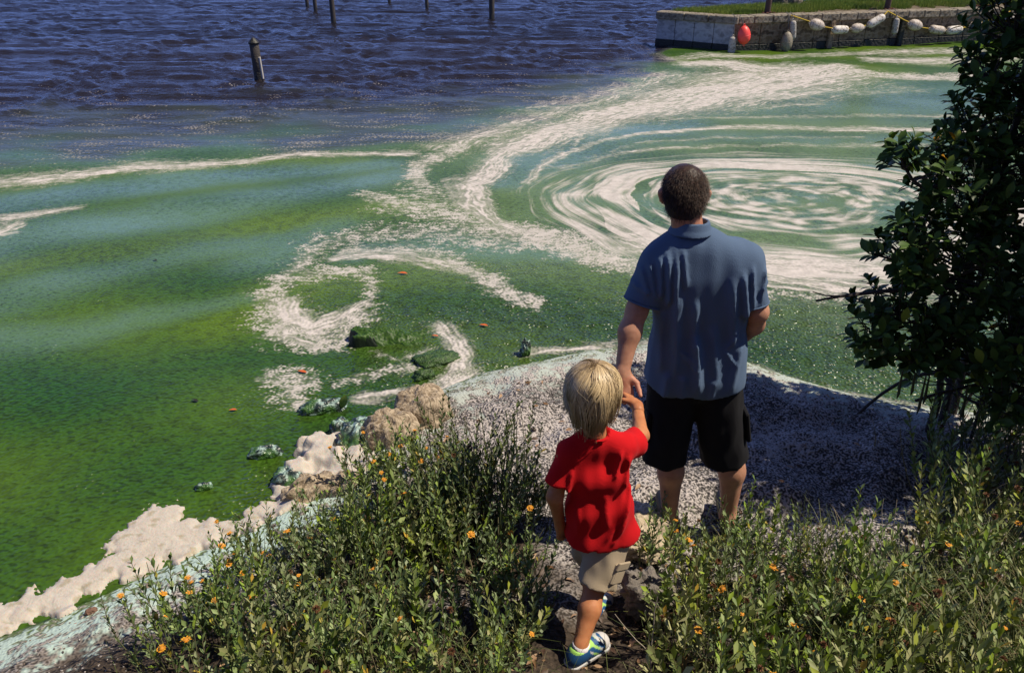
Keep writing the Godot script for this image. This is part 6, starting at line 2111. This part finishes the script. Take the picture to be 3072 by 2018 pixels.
func _ready() -> void:
	var cam := Camera3D.new()
	cam.name = "camera"
	cam.position = Vector3(0, 2.9, 0)
	cam.rotation_degrees = Vector3(-28, 0, 0)
	cam.fov = 45.8
	cam.near = 0.05
	cam.far = 4000.0
	cam.current = true
	add_child(cam)
	var env := Environment.new()
	env.background_mode = Environment.BG_SKY
	var sky := Sky.new()
	var psm := ProceduralSkyMaterial.new()
	psm.sky_top_color = Color(0.20, 0.24, 0.37)
	psm.sky_horizon_color = Color(0.52, 0.65, 0.98)
	psm.sky_curve = 0.19
	psm.ground_horizon_color = Color(0.30, 0.34, 0.40)
	psm.ground_bottom_color = Color(0.12, 0.12, 0.12)
	psm.sky_energy_multiplier = 1.35
	sky.sky_material = psm
	env.sky = sky
	env.background_energy_multiplier = 0.72
	env.tonemap_mode = Environment.TONE_MAPPER_LINEAR
	env.tonemap_exposure = 1.12
	env.sdfgi_enabled = true
	env.ssao_enabled = true
	env.ssil_enabled = true
	var we := WorldEnvironment.new()
	we.name = "sky"
	we.environment = env
	add_child(we)
	var sun := DirectionalLight3D.new()
	sun.name = "sun"
	sun.light_energy = 1.6
	sun.light_color = Color(1.0, 0.95, 0.87)
	sun.light_angular_distance = 0.5
	sun.shadow_enabled = true
	var el := deg_to_rad(57.0)
	var az := deg_to_rad(0.0)
	var to_sun := Vector3(cos(el) * cos(az), sin(el), -cos(el) * sin(az))
	add_child(sun)
	sun.look_at_from_position(to_sun * 50.0, Vector3.ZERO, Vector3.UP)

	rng.seed = 20
	n1 = FastNoiseLite.new()
	n1.seed = 5
	n1.frequency = 1.0
	n1.noise_type = FastNoiseLite.TYPE_SIMPLEX_SMOOTH
	n1.fractal_type = FastNoiseLite.FRACTAL_NONE
	n2 = n1.duplicate()
	n2.seed = 11
	nc = FastNoiseLite.new()
	nc.seed = 3
	nc.frequency = 1.0
	nc.noise_type = FastNoiseLite.TYPE_CELLULAR
	nc.fractal_type = FastNoiseLite.FRACTAL_NONE
	gd_foam.resize(FW * FH)
	gd_s.resize(FW * FH)
	gd_t.resize(FW * FH)
	gd_speck.resize(FW * FH)
	gd_teal.resize(FW * FH)
	gd_bright.resize(FW * FH)
	for j in SH:
		for i in SW:
			gd_shore.append(shore_distance(Vector2(SX0 + i * 0.1, SZ0 + j * 0.1)))
	lay_foam()
	build_water()
	build_ground()
	cloth_tex = noise_image(77, 0.09, 256, 3)
	build_man()
	build_child()
	build_rocks()
	build_foam()
	build_wall()
	build_pilings()
	build_plants()
	build_mangrove()

func build_water() -> void:
	var near_r := Rect2(-6.2, -8.6, 12.4, 6.7)
	var mid_r := Rect2(-11.0, -22.2, 24.0, 13.8)
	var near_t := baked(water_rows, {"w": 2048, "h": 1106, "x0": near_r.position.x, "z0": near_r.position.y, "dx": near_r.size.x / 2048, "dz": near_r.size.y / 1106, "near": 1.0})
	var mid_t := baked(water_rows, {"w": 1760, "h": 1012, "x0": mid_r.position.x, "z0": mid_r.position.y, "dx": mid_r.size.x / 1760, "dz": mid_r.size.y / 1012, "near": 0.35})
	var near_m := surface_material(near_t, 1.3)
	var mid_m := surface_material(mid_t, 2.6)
	var far_m := material(lin(0.012, 0.011, 0.015), 0.20, 0.42)
	relief(far_m, noise_image(8, 0.022, 512, 5), 5.0, 0.35)
	far_m.uv1_scale = Vector3(0.22, 0.22, 0.5)
	var fan := 420
	var ls := PackedFloat32Array([1.7])
	var breaks := []
	for stop in [8.5, 22.0, 60.0]:
		var from: float = ls[ls.size() - 1]
		var l := from
		var seq := PackedFloat32Array()
		while l < stop:
			l += 0.03 + 0.0055 * l
			seq.append(l)
		var k: float = (stop - from) / (seq[seq.size() - 1] - from)
		for s in seq:
			ls.append(from + (s - from) * k)
		breaks.append(ls.size() - 1)
	var l2 := 60.0
	while l2 < 3000.0:
		l2 *= 1.12
		ls.append(l2)
	breaks.append(ls.size() - 1)
	var am := ArrayMesh.new()
	var first := 0
	var mats := [near_m, mid_m, far_m, far_m]
	var rects := [near_r, mid_r, mid_r, mid_r]
	for s in 4:
		var b := MB.new()
		var r: Rect2 = rects[s]
		for j in range(breaks[s], first - 1, -1):
			var l := ls[j]
			for k in fan + 1:
				var t := 2.0 * k / fan - 1.0
				var x := (t + 2.2 * pow(t, 11.0)) * (l * 0.95 + 2.0)   # wider, coarser strips towards the sides
				var y := water_y(x, -l) if l < 61.0 else 0.0
				b.vert(Vector3(x, y, -l))
				b.uv.append(Vector2((x - r.position.x) / r.size.x, (-l - r.position.y) / r.size.y))
		var rows: int = breaks[s] - first
		var w := fan + 1
		for j in rows:
			for k in fan:
				var a := j * w + k
				b.quad(a, a + 1, a + w + 1, a + w)
		b.done(am, mats[s])
		first = breaks[s]
	structure("water", am, null)

func build_ground() -> void:
	var r := Rect2(-3.3, -5.7, 7.8, 4.7)
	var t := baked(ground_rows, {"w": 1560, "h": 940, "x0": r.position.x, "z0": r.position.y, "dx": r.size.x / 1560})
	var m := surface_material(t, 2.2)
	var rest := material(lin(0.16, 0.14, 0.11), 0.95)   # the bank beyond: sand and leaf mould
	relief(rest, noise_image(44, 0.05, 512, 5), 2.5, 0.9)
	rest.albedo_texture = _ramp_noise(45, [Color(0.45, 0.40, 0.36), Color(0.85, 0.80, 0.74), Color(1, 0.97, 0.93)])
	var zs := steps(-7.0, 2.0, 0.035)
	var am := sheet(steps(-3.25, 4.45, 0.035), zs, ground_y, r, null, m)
	sheet(steps(4.45, 9.4, 0.05), zs, ground_y, r, am, rest)
	sheet(steps(-8.9, -3.25, 0.05), zs, ground_y, r, am, rest)
	structure("ground", am, null)
